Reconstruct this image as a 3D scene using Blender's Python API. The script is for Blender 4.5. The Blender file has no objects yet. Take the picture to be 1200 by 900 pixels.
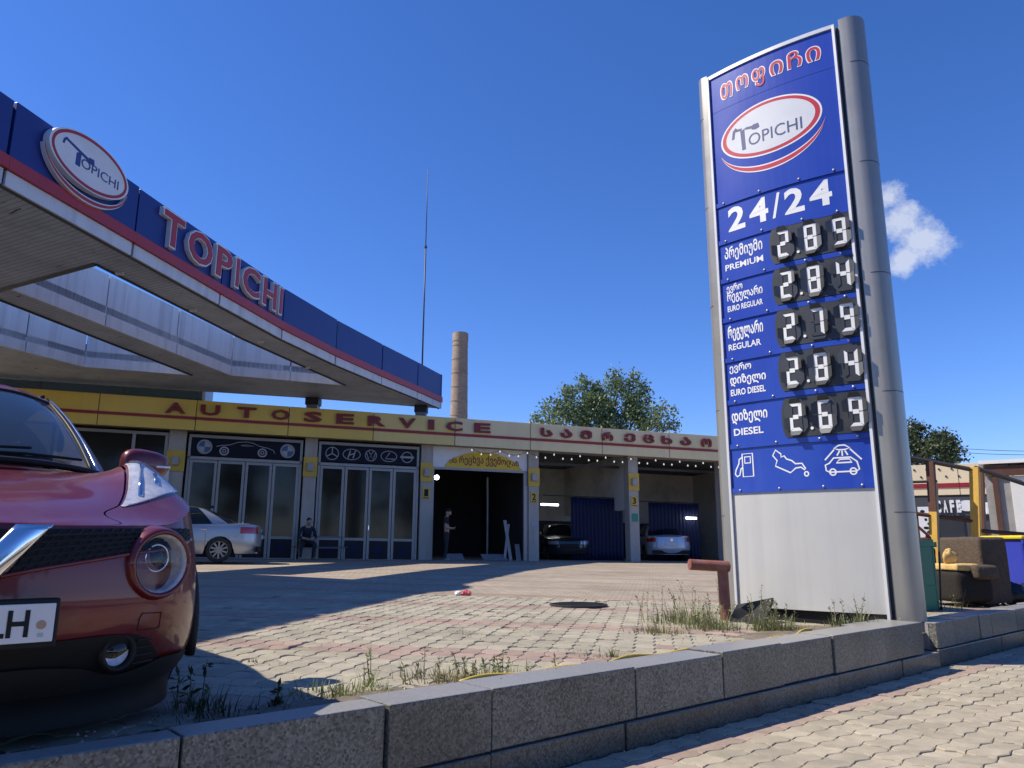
import bpy, bmesh, math, random
import numpy as np
from mathutils import Vector, Matrix, Euler
rad = math.radians
random.seed(7); RNG = np.random.default_rng(7)
SC = bpy.context.scene
COL = SC.collection

# ---------------------------------------------------------------- camera
F = 885.0; EYE = .70; TILT = rad(12.0); ROLL = rad(.25)
cam_d = bpy.data.cameras.new('camera'); cam = bpy.data.objects.new('camera', cam_d); COL.objects.link(cam)
cam_d.sensor_width = 36; cam_d.lens = F/1200*36; cam_d.clip_start = .05; cam_d.clip_end = 4000
cam.matrix_world = Matrix.Translation((0, 0, EYE)) @ Matrix.Rotation(rad(90)+TILT, 4, 'X') @ Matrix.Rotation(ROLL, 4, 'Z')
SC.camera = cam

# ---------------------------------------------------------------- sky, sun, exposure
SUN_EL = rad(48.6); SUN_DIR = Vector((-math.cos(SUN_EL), 0, math.sin(SUN_EL)))
world = bpy.data.worlds.new('World'); SC.world = world; world.use_nodes = True
wn = world.node_tree; wn.nodes.clear()
w_out = wn.nodes.new('ShaderNodeOutputWorld'); w_bg = wn.nodes.new('ShaderNodeBackground')
sky = wn.nodes.new('ShaderNodeTexSky'); sky.sky_type = 'NISHITA'; sky.sun_disc = False
sky.sun_elevation = SUN_EL; sky.sun_rotation = rad(-90); sky.altitude = 600
sky.air_density = 1.0; sky.dust_density = .1; sky.ozone_density = 2.0
w_bg.inputs['Strength'].default_value = .096
hsv = wn.nodes.new('ShaderNodeHueSaturation'); hsv.inputs['Saturation'].default_value = 1.12
tintn = wn.nodes.new('ShaderNodeMixRGB'); tintn.blend_type = 'MULTIPLY'; tintn.inputs[0].default_value = 1; tintn.inputs[2].default_value = (.96, 1.08, 1.55, 1)
wn.links.new(sky.outputs[0], tintn.inputs[1]); wn.links.new(tintn.outputs[0], hsv.inputs['Color'])
# one small drifting cloud, a feature of the sky itself
def cloud_dir(px, py):
    x, y = px-600, 450-py
    return Vector((x, F*math.cos(TILT)-y*math.sin(TILT), F*math.sin(TILT)+y*math.cos(TILT))).normalized()
tc = wn.nodes.new('ShaderNodeTexCoord')
def wmath(op, a, b=None, c=None):
    n = wn.nodes.new('ShaderNodeMath'); n.operation = op
    for i, v in enumerate((a, b, c)):
        if v is None: continue
        if isinstance(v, (int, float)): n.inputs[i].default_value = v
        else: wn.links.new(v, n.inputs[i])
    return n.outputs[0]
cn = wn.nodes.new('ShaderNodeTexNoise'); cn.inputs['Scale'].default_value = 34; cn.inputs['Detail'].default_value = 8; cn.inputs['Roughness'].default_value = .7
wn.links.new(tc.outputs['Generated'], cn.inputs['Vector'])
cmask = None
for (px, py, r) in ((1050, 256, .04), (1082, 282, .042), (1038, 230, .03), (1060, 302, .03)):
    d = cloud_dir(px, py)
    sb = wn.nodes.new('ShaderNodeVectorMath'); sb.operation = 'DISTANCE'
    wn.links.new(tc.outputs['Generated'], sb.inputs[0]); sb.inputs[1].default_value = d
    m = wmath('SUBTRACT', 1.0, wmath('DIVIDE', sb.outputs['Value'], r))
    m = wmath('MAXIMUM', m, 0.0)
    cmask = m if cmask is None else wmath('MAXIMUM', cmask, m)
cd = wmath('MULTIPLY_ADD', cn.outputs['Fac'], 2.3, -1.5)
cd = wmath('ADD', cd, wmath('MULTIPLY', cmask, 1.25))
cd = wmath('MULTIPLY', cd, wmath('MINIMUM', wmath('MULTIPLY', cmask, 3.0), 1.0))
cd = wn_c = wmath('MINIMUM', wmath('MAXIMUM', cd, 0.0), .7)
mixc = wn.nodes.new('ShaderNodeMixRGB'); mixc.inputs[2].default_value = (6.6, 7.0, 7.8, 1)
wn.links.new(cd, mixc.inputs[0]); wn.links.new(hsv.outputs[0], mixc.inputs[1])
wn.links.new(mixc.outputs[0], w_bg.inputs['Color']); wn.links.new(w_bg.outputs[0], w_out.inputs['Surface'])

sun_d = bpy.data.lights.new('sun', 'SUN'); sun = bpy.data.objects.new('sun', sun_d); COL.objects.link(sun)
sun_d.energy = 5.0; sun_d.angle = rad(.53); sun_d.color = (1, .91, .76)
sun.rotation_euler = SUN_DIR.to_track_quat('Z', 'Y').to_euler()
sun.location = (-30, 0, 40)
SC.view_settings.view_transform = 'Standard'; SC.view_settings.look = 'None'
SC.view_settings.exposure = .3; SC.view_settings.gamma = 1; SC.view_settings.use_curve_mapping = False
SC.cycles.max_bounces = 6; SC.cycles.transparent_max_bounces = 12; SC.cycles.caustics_reflective = False; SC.cycles.caustics_refractive = False

# ---------------------------------------------------------------- pixel helpers (a pixel gives a direction; the distance comes from what it touches)
def ray(px, py):
    x, y = px-600, 450-py
    c, s = math.cos(ROLL), math.sin(ROLL); x, y = c*x-s*y, s*x+c*y
    return np.array([x, F*math.cos(TILT)-y*math.sin(TILT), F*math.sin(TILT)+y*math.cos(TILT)])/F
ORG = np.array([0, 0, EYE])
def onz(px, py, z): d = ray(px, py); return ORG+d*((z-EYE)/d[2])
def ony(px, py, Y): d = ray(px, py); return ORG+d*(Y/d[1])
def gz(x, y): return .0045*(y-3)-.012*x          # the forecourt falls gently

# ---------------------------------------------------------------- mesh helpers
class MB:
    def __init__(s): s.v = []; s.f = []; s.m = []
    def add(s, vs, fs, mi=0):
        o = len(s.v); s.v += [tuple(map(float, p)) for p in vs]; s.f += [tuple(i+o for i in f) for f in fs]; s.m += [mi]*len(fs); return s
    def box(s, x0, x1, y0, y1, z0, z1, mi=0):
        return s.add([(x0,y0,z0),(x1,y0,z0),(x1,y1,z0),(x0,y1,z0),(x0,y0,z1),(x1,y0,z1),(x1,y1,z1),(x0,y1,z1)],
                     [(0,3,2,1),(4,5,6,7),(0,1,5,4),(1,2,6,5),(2,3,7,6),(3,0,4,7)], mi)
    def prism(s, poly, a, b, mp, mi=0):            # poly of 2D points, extruded a..b through mp(u,v,w)
        n = len(poly)
        vs = [mp(u, v, a) for u, v in poly]+[mp(u, v, b) for u, v in poly]
        fs = [tuple(range(n-1, -1, -1)), tuple(range(n, 2*n))]+[(i, (i+1) % n, n+(i+1) % n, n+i) for i in range(n)]
        return s.add(vs, fs, mi)
    def pxz(s, poly, y0, y1, mi=0): return s.prism(poly, y0, y1, lambda u, v, w: (u, w, v), mi)
    def pxy(s, poly, z0, z1, mi=0): return s.prism(poly, z0, z1, lambda u, v, w: (u, v, w), mi)
    def pyz(s, poly, x0, x1, mi=0): return s.prism(poly, x0, x1, lambda u, v, w: (w, u, v), mi)
    def tube(s, pts, r, n=8, cap=True, mi=0):
        pts = [Vector(p) for p in pts]; k = len(pts); rs = r if hasattr(r, '__len__') else [r]*k
        o = len(s.v); vs = []; fs = []
        up = Vector((0, 0, 1)); side = None
        for i, p in enumerate(pts):
            t = (pts[min(i+1, k-1)]-pts[max(i-1, 0)]).normalized()
            if side is None:
                side = t.cross(up) if abs(t.dot(up)) < .95 else t.cross(Vector((1, 0, 0)))
            side = (side-t*side.dot(t)).normalized(); b = t.cross(side)
            for j in range(n):
                a = 2*math.pi*j/n; vs.append(p+(side*math.cos(a)+b*math.sin(a))*rs[i])
        for i in range(k-1):
            for j in range(n):
                fs.append((i*n+j, i*n+(j+1) % n, (i+1)*n+(j+1) % n, (i+1)*n+j))
        if cap: fs += [tuple(range(n-1, -1, -1)), tuple(range((k-1)*n, k*n))]
        return s.add(vs, fs, mi)
    def lathe(s, prof, n=24, mat=None, cap=(False, False), mi=0):   # prof [(r,h)], axis local z -> mat
        mat = mat or Matrix(); vs = []; fs = []
        for r, h in prof:
            for j in range(n):
                a = 2*math.pi*j/n; vs.append(mat @ Vector((r*math.cos(a), r*math.sin(a), h)))
        for i in range(len(prof)-1):
            for j in range(n): fs.append((i*n+j, i*n+(j+1) % n, (i+1)*n+(j+1) % n, (i+1)*n+j))
        if cap[0]: fs.append(tuple(range(n-1, -1, -1)))
        if cap[1]: fs.append(tuple(range((len(prof)-1)*n, len(prof)*n)))
        return s.add(vs, fs, mi)
    def grid(s, fn, nu, nv, mi=0, closed_u=False):
        vs = [fn(i/nu, j/nv) for j in range(nv+1) for i in range(nu+1)]
        fs = [(j*(nu+1)+i, j*(nu+1)+i+1, (j+1)*(nu+1)+i+1, (j+1)*(nu+1)+i) for j in range(nv) for i in range(nu)]
        return s.add(vs, fs, mi)
    def stroke(s, pts, w, y0, y1, closed=False, mi=0):  # flat ribbon of width w in the xz plane
        P = [Vector(p) for p in pts]; n = len(P)
        L = []; R = []
        for i in range(n):
            a = P[(i-1) % n] if (closed or i) else P[i]; b = P[(i+1) % n] if (closed or i < n-1) else P[i]
            t = (b-a).normalized(); nn = Vector((-t.y, t.x))
            L.append(P[i]+nn*w/2); R.append(P[i]-nn*w/2)
        for i in range(n if closed else n-1):
            j = (i+1) % n
            s.pxz([tuple(R[i]), tuple(R[j]), tuple(L[j]), tuple(L[i])], y0, y1, mi)
        return s
    def xform(s, fn): s.v = [tuple(fn(*p)) for p in s.v]; return s
    def build(s, name, mat, parent=None, smooth=False, bevel=0, loc=None, recalc=True, auto=None, solid=0):
        me = bpy.data.meshes.new(name); me.from_pydata(s.v, [], s.f)
        mats = mat if isinstance(mat, (list, tuple)) else [mat]
        for m in mats: me.materials.append(m)
        if len(mats) > 1: me.polygons.foreach_set('material_index', s.m)
        if recalc:
            bm = bmesh.new(); bm.from_mesh(me); bmesh.ops.recalc_face_normals(bm, faces=bm.faces); bm.to_mesh(me); bm.free()
        if smooth:
            me.polygons.foreach_set('use_smooth', [True]*len(me.polygons))
            if smooth is not True: me.set_sharp_from_angle(angle=rad(smooth))
        me.update()
        o = bpy.data.objects.new(name, me); COL.objects.link(o)
        if parent: o.parent = parent
        if loc is not None: o.location = loc
        if solid:
            b = o.modifiers.new('solid', 'SOLIDIFY'); b.thickness = solid; b.offset = -1
        if bevel:
            b = o.modifiers.new('bevel', 'BEVEL'); b.width = bevel; b.segments = 2; b.limit_method = 'ANGLE'; b.angle_limit = rad(40)
        return o
def tag(o, label=None, cat=None, group=None, kind=None):
    if label: o['label'] = label
    if cat: o['category'] = cat
    if group: o['group'] = group
    if kind: o['kind'] = kind
    return o
def thing(name, label, cat, loc=(0,0,0), rz=0, group=None):
    o = bpy.data.objects.new(name, None); COL.objects.link(o); o.empty_display_size = .2
    o.location = loc; o.rotation_euler = (0, 0, rz); return tag(o, label, cat, group)
def copy_tree(o, parent=None):
    c = o.copy(); COL.objects.link(c)
    if parent: c.parent = parent
    for ch in list(o.children): copy_tree(ch, c)
    return c
def txt_mesh(body, off=0.0, res=3):
    c = bpy.data.curves.new('t', 'FONT'); c.body = body; c.resolution_u = res; c.offset = off
    o = bpy.data.objects.new('t', c); COL.objects.link(o); bpy.context.view_layer.update()
    me = bpy.data.meshes.new_from_object(o.evaluated_get(bpy.context.evaluated_depsgraph_get()))
    bpy.data.objects.remove(o); bpy.data.curves.remove(c)
    v = np.array([p.co[:2] for p in me.vertices]); f = [tuple(p.vertices) for p in me.polygons]
    bpy.data.meshes.remove(me); return v, f
def text(name, body, mat, parent, x0, x1, z0, z1, y, depth=.004, off=0.0, fn=None, res=3, box=None):
    """lettering fitted into x0..x1, z0..z1 (z0 None keeps the font's proportion), front face towards -y"""
    v, f = txt_mesh(body, off, res)
    lo, hi = (v.min(0), v.max(0)) if box is None else box
    sx = (x1-x0)/(hi[0]-lo[0]); sz = (z1-z0)/(hi[1]-lo[1])
    p = np.column_stack([x0+(v[:, 0]-lo[0])*sx, z0+(v[:, 1]-lo[1])*sz]); n = len(p)
    # rim = edges used by one face
    cnt = {}
    for q in f:
        for i in range(len(q)):
            e = (q[i], q[(i+1) % len(q)]); cnt[e] = 1
    mb = MB(); vs = [(a, y-depth, b) for a, b in p]; fs = list(f)
    if depth > .0015:
        vs += [(a, y, b) for a, b in p]
        fs += [(a, a+n, b+n, b) for (a, b) in cnt if (b, a) not in cnt]
    mb.add(vs, fs)
    if fn: mb.xform(fn)
    return mb.build(name, mat, parent, recalc=False)
def ell(cx, cz, rx, rz, n=40, a0=0, a1=2*math.pi):
    full = abs(a1-a0-2*math.pi) < 1e-6
    return [(cx+rx*math.cos(a0+(a1-a0)*i/(n if full else n-1)), cz+rz*math.sin(a0+(a1-a0)*i/(n if full else n-1))) for i in range(n)]
def cr(xs, ys):                                  # smooth interpolation through points
    xs = np.array(xs, float); ys = np.array(ys, float)
    m = np.gradient(ys, xs)
    def f(x):
        x = np.clip(x, xs[0], xs[-1]); i = np.clip(np.searchsorted(xs, x)-1, 0, len(xs)-2)
        h = xs[i+1]-xs[i]; t = (x-xs[i])/h
        return (2*t**3-3*t**2+1)*ys[i]+(t**3-2*t**2+t)*h*m[i]+(-2*t**3+3*t**2)*ys[i+1]+(t**3-t**2)*h*m[i+1]
    return f

# ---------------------------------------------------------------- materials
def new_mat(name):
    m = bpy.data.materials.new(name); m.use_nodes = True; nt = m.node_tree
    return m, nt, nt.nodes['Principled BSDF']
def nd(nt, typ, **kw):
    n = nt.nodes.new(typ)
    for k, v in kw.items():
        if k in n.inputs: n.inputs[k].default_value = v
        else: setattr(n, k, v)
    return n
def mat(name, col, rough=.6, metal=0, var=.12, scale=3.0, bump=0, bscale=60, coat=0, spec=.5, dirt=None, dscale=1.2, damt=.5, rnd=0, island=0, emit=None, estr=0, streak=0):
    m, nt, b = new_mat(name); L = nt.links.new
    c = (*col, 1)
    tcn = nd(nt, 'ShaderNodeTexCoord'); OC = tcn.outputs['Object']
    if rnd:
        av_ = nd(nt, 'ShaderNodeVectorMath', operation='ADD'); L(OC, av_.inputs[0]); L(nd(nt, 'ShaderNodeObjectInfo').outputs['Location'], av_.inputs[1]); OC = av_.outputs[0]
    nz = nd(nt, 'ShaderNodeTexNoise', Scale=scale, Detail=6, Roughness=.62); L(OC, nz.inputs['Vector'])
    mr = nd(nt, 'ShaderNodeMapRange'); mr.inputs['From Min'].default_value = .25; mr.inputs['From Max'].default_value = .75
    mr.inputs['To Min'].default_value = 1-var; mr.inputs['To Max'].default_value = 1+var; L(nz.outputs['Fac'], mr.inputs['Value'])
    val = mr.outputs[0]
    if rnd or island:
        src = nd(nt, 'ShaderNodeObjectInfo').outputs['Random'] if rnd else nd(nt, 'ShaderNodeNewGeometry').outputs['Random Per Island']
        r = nd(nt, 'ShaderNodeMapRange'); r.inputs['To Min'].default_value = 1-(rnd or island); r.inputs['To Max'].default_value = 1+(rnd or island); L(src, r.inputs['Value'])
        mm = nd(nt, 'ShaderNodeMath', operation='MULTIPLY'); L(val, mm.inputs[0]); L(r.outputs[0], mm.inputs[1]); val = mm.outputs[0]
    mx = nd(nt, 'ShaderNodeVectorMath', operation='SCALE'); mx.inputs[0].default_value = col; L(val, mx.inputs['Scale'])
    outc = mx.outputs[0]
    if dirt:
        n2 = nd(nt, 'ShaderNodeTexNoise', Scale=dscale, Detail=9, Roughness=.7)
        if streak:
            mpn = nd(nt, 'ShaderNodeMapping'); mpn.inputs['Scale'].default_value = (streak, streak, .25); L(OC, mpn.inputs['Vector']); L(mpn.outputs[0], n2.inputs['Vector'])
        else: L(OC, n2.inputs['Vector'])
        r2 = nd(nt, 'ShaderNodeMapRange'); r2.inputs['From Min'].default_value = .48; r2.inputs['From Max'].default_value = .72; r2.inputs['To Max'].default_value = damt; L(n2.outputs['Fac'], r2.inputs['Value'])
        mg = nd(nt, 'ShaderNodeMixRGB'); mg.inputs[2].default_value = (*dirt, 1); L(r2.outputs[0], mg.inputs[0]); L(outc, mg.inputs[1]); outc = mg.outputs[0]
    L(outc, b.inputs['Base Color'])
    rr = nd(nt, 'ShaderNodeMapRange'); rr.inputs['To Min'].default_value = max(rough-.08, .02); rr.inputs['To Max'].default_value = min(rough+.1, 1); L(nz.outputs['Fac'], rr.inputs['Value']); L(rr.outputs[0], b.inputs['Roughness'])
    b.inputs['Metallic'].default_value = metal; b.inputs['Specular IOR Level'].default_value = spec
    if coat: b.inputs['Coat Weight'].default_value = coat; b.inputs['Coat Roughness'].default_value = .04
    if bump:
        n3 = nd(nt, 'ShaderNodeTexNoise', Scale=bscale, Detail=4); L(OC, n3.inputs['Vector'])
        bp = nd(nt, 'ShaderNodeBump', Strength=bump, Distance=.01); L(n3.outputs['Fac'], bp.inputs['Height']); L(bp.outputs[0], b.inputs['Normal'])
    if emit: b.inputs['Emission Color'].default_value = (*emit, 1); b.inputs['Emission Strength'].default_value = estr
    return m
def granite(name, base, speck=.75):
    m, nt, b = new_mat(name); L = nt.links.new
    tcn = nd(nt, 'ShaderNodeTexCoord'); oi = nd(nt, 'ShaderNodeObjectInfo')
    ad = nd(nt, 'ShaderNodeVectorMath', operation='ADD'); L(tcn.outputs['Object'], ad.inputs[0]); L(oi.outputs['Location'], ad.inputs[1])
    vo = nd(nt, 'ShaderNodeTexVoronoi', Scale=105); L(ad.outputs[0], vo.inputs['Vector'])
    bw = nd(nt, 'ShaderNodeRGBToBW'); L(vo.outputs['Color'], bw.inputs[0])
    v2 = nd(nt, 'ShaderNodeTexNoise', Scale=2.2, Detail=8, Roughness=.7); L(ad.outputs[0], v2.inputs['Vector'])
    r1 = nd(nt, 'ShaderNodeMapRange'); r1.inputs['To Min'].default_value = 1-speck; r1.inputs['To Max'].default_value = 1+speck; L(bw.outputs[0], r1.inputs['Value'])
    r2 = nd(nt, 'ShaderNodeMapRange'); r2.inputs['From Min'].default_value = .3; r2.inputs['From Max'].default_value = .7; r2.inputs['To Min'].default_value = .62; r2.inputs['To Max'].default_value = 1.2; L(v2.outputs['Fac'], r2.inputs['Value'])
    r3 = nd(nt, 'ShaderNodeMapRange'); r3.inputs['To Min'].default_value = .82; r3.inputs['To Max'].default_value = 1.18; L(oi.outputs['Random'], r3.inputs['Value'])
    m1 = nd(nt, 'ShaderNodeMath', operation='MULTIPLY'); L(r1.outputs[0], m1.inputs[0]); L(r2.outputs[0], m1.inputs[1])
    m2 = nd(nt, 'ShaderNodeMath', operation='MULTIPLY'); L(m1.outputs[0], m2.inputs[0]); L(r3.outputs[0], m2.inputs[1])
    sc = nd(nt, 'ShaderNodeVectorMath', operation='SCALE'); sc.inputs[0].default_value = base; L(m2.outputs[0], sc.inputs['Scale'])
    ge = nd(nt, 'ShaderNodeNewGeometry'); sz = nd(nt, 'ShaderNodeSeparateXYZ'); L(ge.outputs['True Normal'], sz.inputs[0])      # top faces painted paler for the sun and sky they reflect
    top_lit = nd(nt, 'ShaderNodeMapRange'); top_lit.inputs['From Min'].default_value = .8; top_lit.inputs['From Max'].default_value = .98; top_lit.inputs['To Max'].default_value = .62; L(sz.outputs['Z'], top_lit.inputs['Value'])
    dm = nd(nt, 'ShaderNodeMixRGB'); dm.inputs[2].default_value = (.36, .35, .33, 1); L(top_lit.outputs[0], dm.inputs[0]); L(sc.outputs[0], dm.inputs[1]); L(dm.outputs[0], b.inputs['Base Color'])
    b.inputs['Roughness'].default_value = .34
    bp = nd(nt, 'ShaderNodeBump', Strength=.2, Distance=.001); L(bw.outputs[0], bp.inputs['Height']); L(bp.outputs[0], b.inputs['Normal'])
    return m
def glass(name, tint=(.02, .03, .04), trans=.35, rough=.02):
    """window glass: clear part plus mirror reflection by Fresnel"""
    m, nt, b = new_mat(name); L = nt.links.new
    out = nt.nodes['Material Output']
    tr = nd(nt, 'ShaderNodeBsdfTransparent'); tr.inputs['Color'].default_value = (trans, trans, trans*1.03, 1)
    gl = nd(nt, 'ShaderNodeBsdfGlossy'); gl.inputs['Roughness'].default_value = rough
    fr = nd(nt, 'ShaderNodeFresnel', IOR=1.5)
    ge = nd(nt, 'ShaderNodeNewGeometry'); io = nd(nt, 'ShaderNodeMapRange'); io.inputs['To Min'].default_value = 1.5; io.inputs['To Max'].default_value = 1/1.5; L(ge.outputs['Backfacing'], io.inputs['Value']); L(io.outputs[0], fr.inputs['IOR'])
    df = nd(nt, 'ShaderNodeBsdfDiffuse'); df.inputs['Color'].default_value = (*tint, 1)
    a = nd(nt, 'ShaderNodeAddShader'); L(tr.outputs[0], a.inputs[0]); L(df.outputs[0], a.inputs[1])
    mx = nd(nt, 'ShaderNodeMixShader'); L(fr.outputs[0], mx.inputs[0]); L(a.outputs[0], mx.inputs[1]); L(gl.outputs[0], mx.inputs[2]); L(mx.outputs[0], out.inputs['Surface'])
    return m
MT = {}
def P(key, *a, **k):
    if key not in MT: MT[key] = mat(key, *a, **k)
    return MT[key]
P('white_paint', (.78, .78, .77), .45, var=.05, dirt=(.45, .43, .4), damt=.25)
P('black_plastic', (.011, .011, .012), .55, var=.2, spec=.3)
P('rubber', (.02, .02, .021), .8)
P('chrome', (.8, .81, .83), .08, 1, var=.03)
P('alu', (.33, .325, .31), .45, .4, var=.08)
P('dark_metal', (.06, .06, .065), .5, .3)
P('steel', (.32, .32, .33), .45, .7)
MT['glass'] = glass('clear_glass', trans=.85, tint=(.0, .0, .0))
MT['dark_glass'] = glass('dark_glass', trans=.28, tint=(.012, .013, .015))
# ================================================================ ground, forecourt, pavement, kerb wall
WA = onz(215, 864, .08)[:2]; W_ANG = rad(48.8)
WD = np.array([math.sin(W_ANG), math.cos(W_ANG)]); WI = np.array([-WD[1], WD[0]])     # along the wall, into the forecourt
W_RZ = math.atan2(WD[1], WD[0])
def wp(t, y): q = WA+WD*t+WI*y; return float(q[0]), float(q[1])
P('asphalt', (.055, .055, .056), .9, var=.25, scale=2, bump=.5, bscale=120)
P('sand', (.26, .22, .16), .95, var=.35, scale=4, bump=.6, bscale=60)
P('soil', (.17, .14, .1), .97, var=.45, scale=6, bump=.9, bscale=40)
P('paver_grey', (.36, .325, .245), .88, var=.16, scale=9, bump=.35, bscale=150, rnd=.12, dirt=(.17, .15, .115), dscale=1.1, damt=.6)
P('paver_red', (.34, .25, .2), .88, var=.16, scale=9, bump=.35, bscale=150, rnd=.14, dirt=(.16, .13, .1), dscale=1.1, damt=.6)
P('paver_grey_s', (.36, .325, .245), .88, var=.16, scale=5, bump=.35, bscale=150, island=.12, dirt=(.17, .15, .115), dscale=1.1, damt=.6)
P('paver_red_s', (.34, .25, .2), .88, var=.16, scale=5, bump=.35, bscale=150, island=.14, dirt=(.16, .13, .1), dscale=1.1, damt=.6)
P('walk_grey', (.39, .34, .25), .88, var=.2, scale=9, bump=.4, bscale=150, rnd=.14, dirt=(.17, .15, .12), dscale=1.6, damt=.5)
P('walk_grey_s', (.39, .34, .25), .88, var=.2, scale=6, bump=.4, bscale=150, island=.14)
P('walk_pink', (.35, .265, .21), .88, var=.2, scale=9, bump=.4, bscale=150, rnd=.12)
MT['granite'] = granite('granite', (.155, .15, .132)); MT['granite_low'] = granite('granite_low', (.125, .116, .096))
P('concrete', (.3, .29, .27), .9, var=.2, scale=4, bump=.5, bscale=50)

g = MB().box(-1500, 1500, -1500, 1500, -.9, -.5).build('ground', MT['asphalt']); tag(g, 'wide dark asphalt ground around the filling station', kind='structure')

# forecourt sheets: a sand bed under the pavers, paving pattern beyond them
P_RZ = rad(-10.3); PE1 = np.array([math.cos(P_RZ), math.sin(P_RZ)]); PE2 = np.array([-math.sin(P_RZ), math.cos(P_RZ)])
def pq(p, q): v = PE1*p+PE2*q; return float(v[0]), float(v[1])
PMIN, PMAX, QMAX = -4.6, 6.6, 10.2
def far_paving():
    m, nt, b = new_mat('paving_far'); L = nt.links.new
    tcn = nd(nt, 'ShaderNodeTexCoord')
    br = nd(nt, 'ShaderNodeTexBrick'); br.inputs['Scale'].default_value = 1; br.inputs['Brick Width'].default_value = .14; br.inputs['Row Height'].default_value = .2
    br.inputs['Mortar Size'].default_value = .006; br.inputs['Color1'].default_value = (.385, .33, .25, 1); br.inputs['Color2'].default_value = (.32, .275, .205, 1); br.inputs['Mortar'].default_value = (.22, .185, .14, 1)
    L(tcn.outputs['Object'], br.inputs['Vector'])
    sx = nd(nt, 'ShaderNodeSeparateXYZ'); L(tcn.outputs['Object'], sx.inputs[0])
    a = nd(nt, 'ShaderNodeMath', operation='MULTIPLY_ADD'); L(sx.outputs['Y'], a.inputs[0]); a.inputs[1].default_value = 1/1.8; a.inputs[2].default_value = -4.8/1.8
    fr = nd(nt, 'ShaderNodeMath', operation='FRACT'); L(a.outputs[0], fr.inputs[0])
    lt = nd(nt, 'ShaderNodeMath', operation='LESS_THAN'); L(fr.outputs[0], lt.inputs[0]); lt.inputs[1].default_value = .38/1.8
    mr_ = nd(nt, 'ShaderNodeMixRGB', blend_type='MULTIPLY'); mr_.inputs[2].default_value = (.98, .76, .74, 1)
    k = nd(nt, 'ShaderNodeMath', operation='MULTIPLY'); L(lt.outputs[0], k.inputs[0]); k.inputs[1].default_value = .85
    L(k.outputs[0], mr_.inputs[0]); L(br.outputs['Color'], mr_.inputs[1])
    nz = nd(nt, 'ShaderNodeTexNoise', Scale=.45, Detail=9, Roughness=.7); L(tcn.outputs['Object'], nz.inputs['Vector'])
    r2 = nd(nt, 'ShaderNodeMapRange'); r2.inputs['From Min'].default_value = .3; r2.inputs['From Max'].default_value = .7; r2.inputs['To Min'].default_value = .72; r2.inputs['To Max'].default_value = 1.15; L(nz.outputs['Fac'], r2.inputs['Value'])
    sc = nd(nt, 'ShaderNodeVectorMath', operation='SCALE'); L(mr_.outputs[0], sc.inputs[0]); L(r2.outputs[0], sc.inputs['Scale']); L(sc.outputs[0], b.inputs['Base Color'])
    b.inputs['Roughness'].default_value = .9
    return m
MT['paving_far'] = far_paving()
def sheet(name, mat_, quads, dz, label, rz=0):
    mb = MB(); c, s = math.cos(-rz), math.sin(-rz)
    for q in quads: mb.add([(c*x-s*y, s*x+c*y, gz(x, y)+dz) for x, y in q], [tuple(range(len(q)))])
    o = mb.build(name, mat_, recalc=False); o.rotation_euler.z = rz
    return tag(o, label, kind='structure')
sand = sheet('forecourt', MT['sand'], [[wp(-40, .1), wp(90, .1), wp(90, 100), wp(-40, 100)]], -.011, 'sandy bed of the forecourt under its interlocking pavers')
far = sheet('paving', MT['paving_far'], [[pq(-60, QMAX-.18), pq(80, QMAX-.18), pq(80, 95), pq(-60, 95)], [pq(-60, -8), pq(PMIN, 4.0), pq(PMIN, QMAX), pq(-60, QMAX)], [pq(PMAX, 2.5), pq(60, -50), pq(60, QMAX), pq(PMAX, QMAX)]], -.002, 'block paving of the filling station yard reaching to the garage', P_RZ)

def paver_poly(w, h, gap, s):
    pts = [(0, 0), (w*.3, s), (w*.7, -s), (w, 0), (w+s, h*.33), (w-s, h*.67), (w, h), (w*.7, h-s), (w*.3, h+s), (0, h), (-s, h*.67), (s, h*.33)]
    cx, cy = w/2, h/2
    return [(cx+(x-cx)*(1-gap/w), cy+(y-cy)*(1-gap/h)) for x, y in pts]
def paver_geo(w, h, gap, s, th, bev=.006):
    po = paver_poly(w, h, gap, s); pi = paver_poly(w, h, gap+2*bev, s*.9); n = len(po)
    vs = [(x, y, -th) for x, y in po]+[(x, y, -bev*.8) for x, y in po]+[(x, y, 0) for x, y in pi]
    fs = [(i, (i+1) % n, n+(i+1) % n, n+i) for i in range(n)]+[(n+i, n+(i+1) % n, 2*n+(i+1) % n, 2*n+i) for i in range(n)]+[tuple(range(2*n, 3*n))]
    return vs, fs
def lay(spots, geo, rz, single, stuff, mats, mats_s, parent, name):
    """spots (x,y,z,kind) nearest first: the first ones single pavers sharing mesh data, the rest one part"""
    vs, fs = geo; meshes = []
    for m in mats:
        me = bpy.data.meshes.new(name); me.from_pydata(vs, [], fs); me.materials.append(m); meshes.append(me)
    c, s = math.cos(rz), math.sin(rz); mb = MB()
    for i, (x, y, z, k) in enumerate(spots):
        dz = RNG.normal(0, .0018); tx, ty = RNG.normal(0, .006, 2)
        if i < single:
            o = bpy.data.objects.new(name, meshes[k]); COL.objects.link(o); o.parent = parent
            o.location = (x, y, z+dz); o.rotation_euler = (tx, ty, rz+RNG.normal(0, .006))
        else:
            mb.add([(x+c*a-s*b, y+s*a+c*b, z+dz+e+b*tx-a*ty) for a, b, e in vs], fs, k)
    o = mb.build(stuff, mats_s, parent, recalc=False); tag(o, kind='stuff')
geoL = paver_geo(.14, .2, .004, .012, .02, .005)
spots = []
soil_w = lambda t: .16+.22*max(0, math.sin(t*1.3+.6))*(1 if t > .2 else .3)+(.55*math.exp(-((t-5.2)/1.0)**2))
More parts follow.
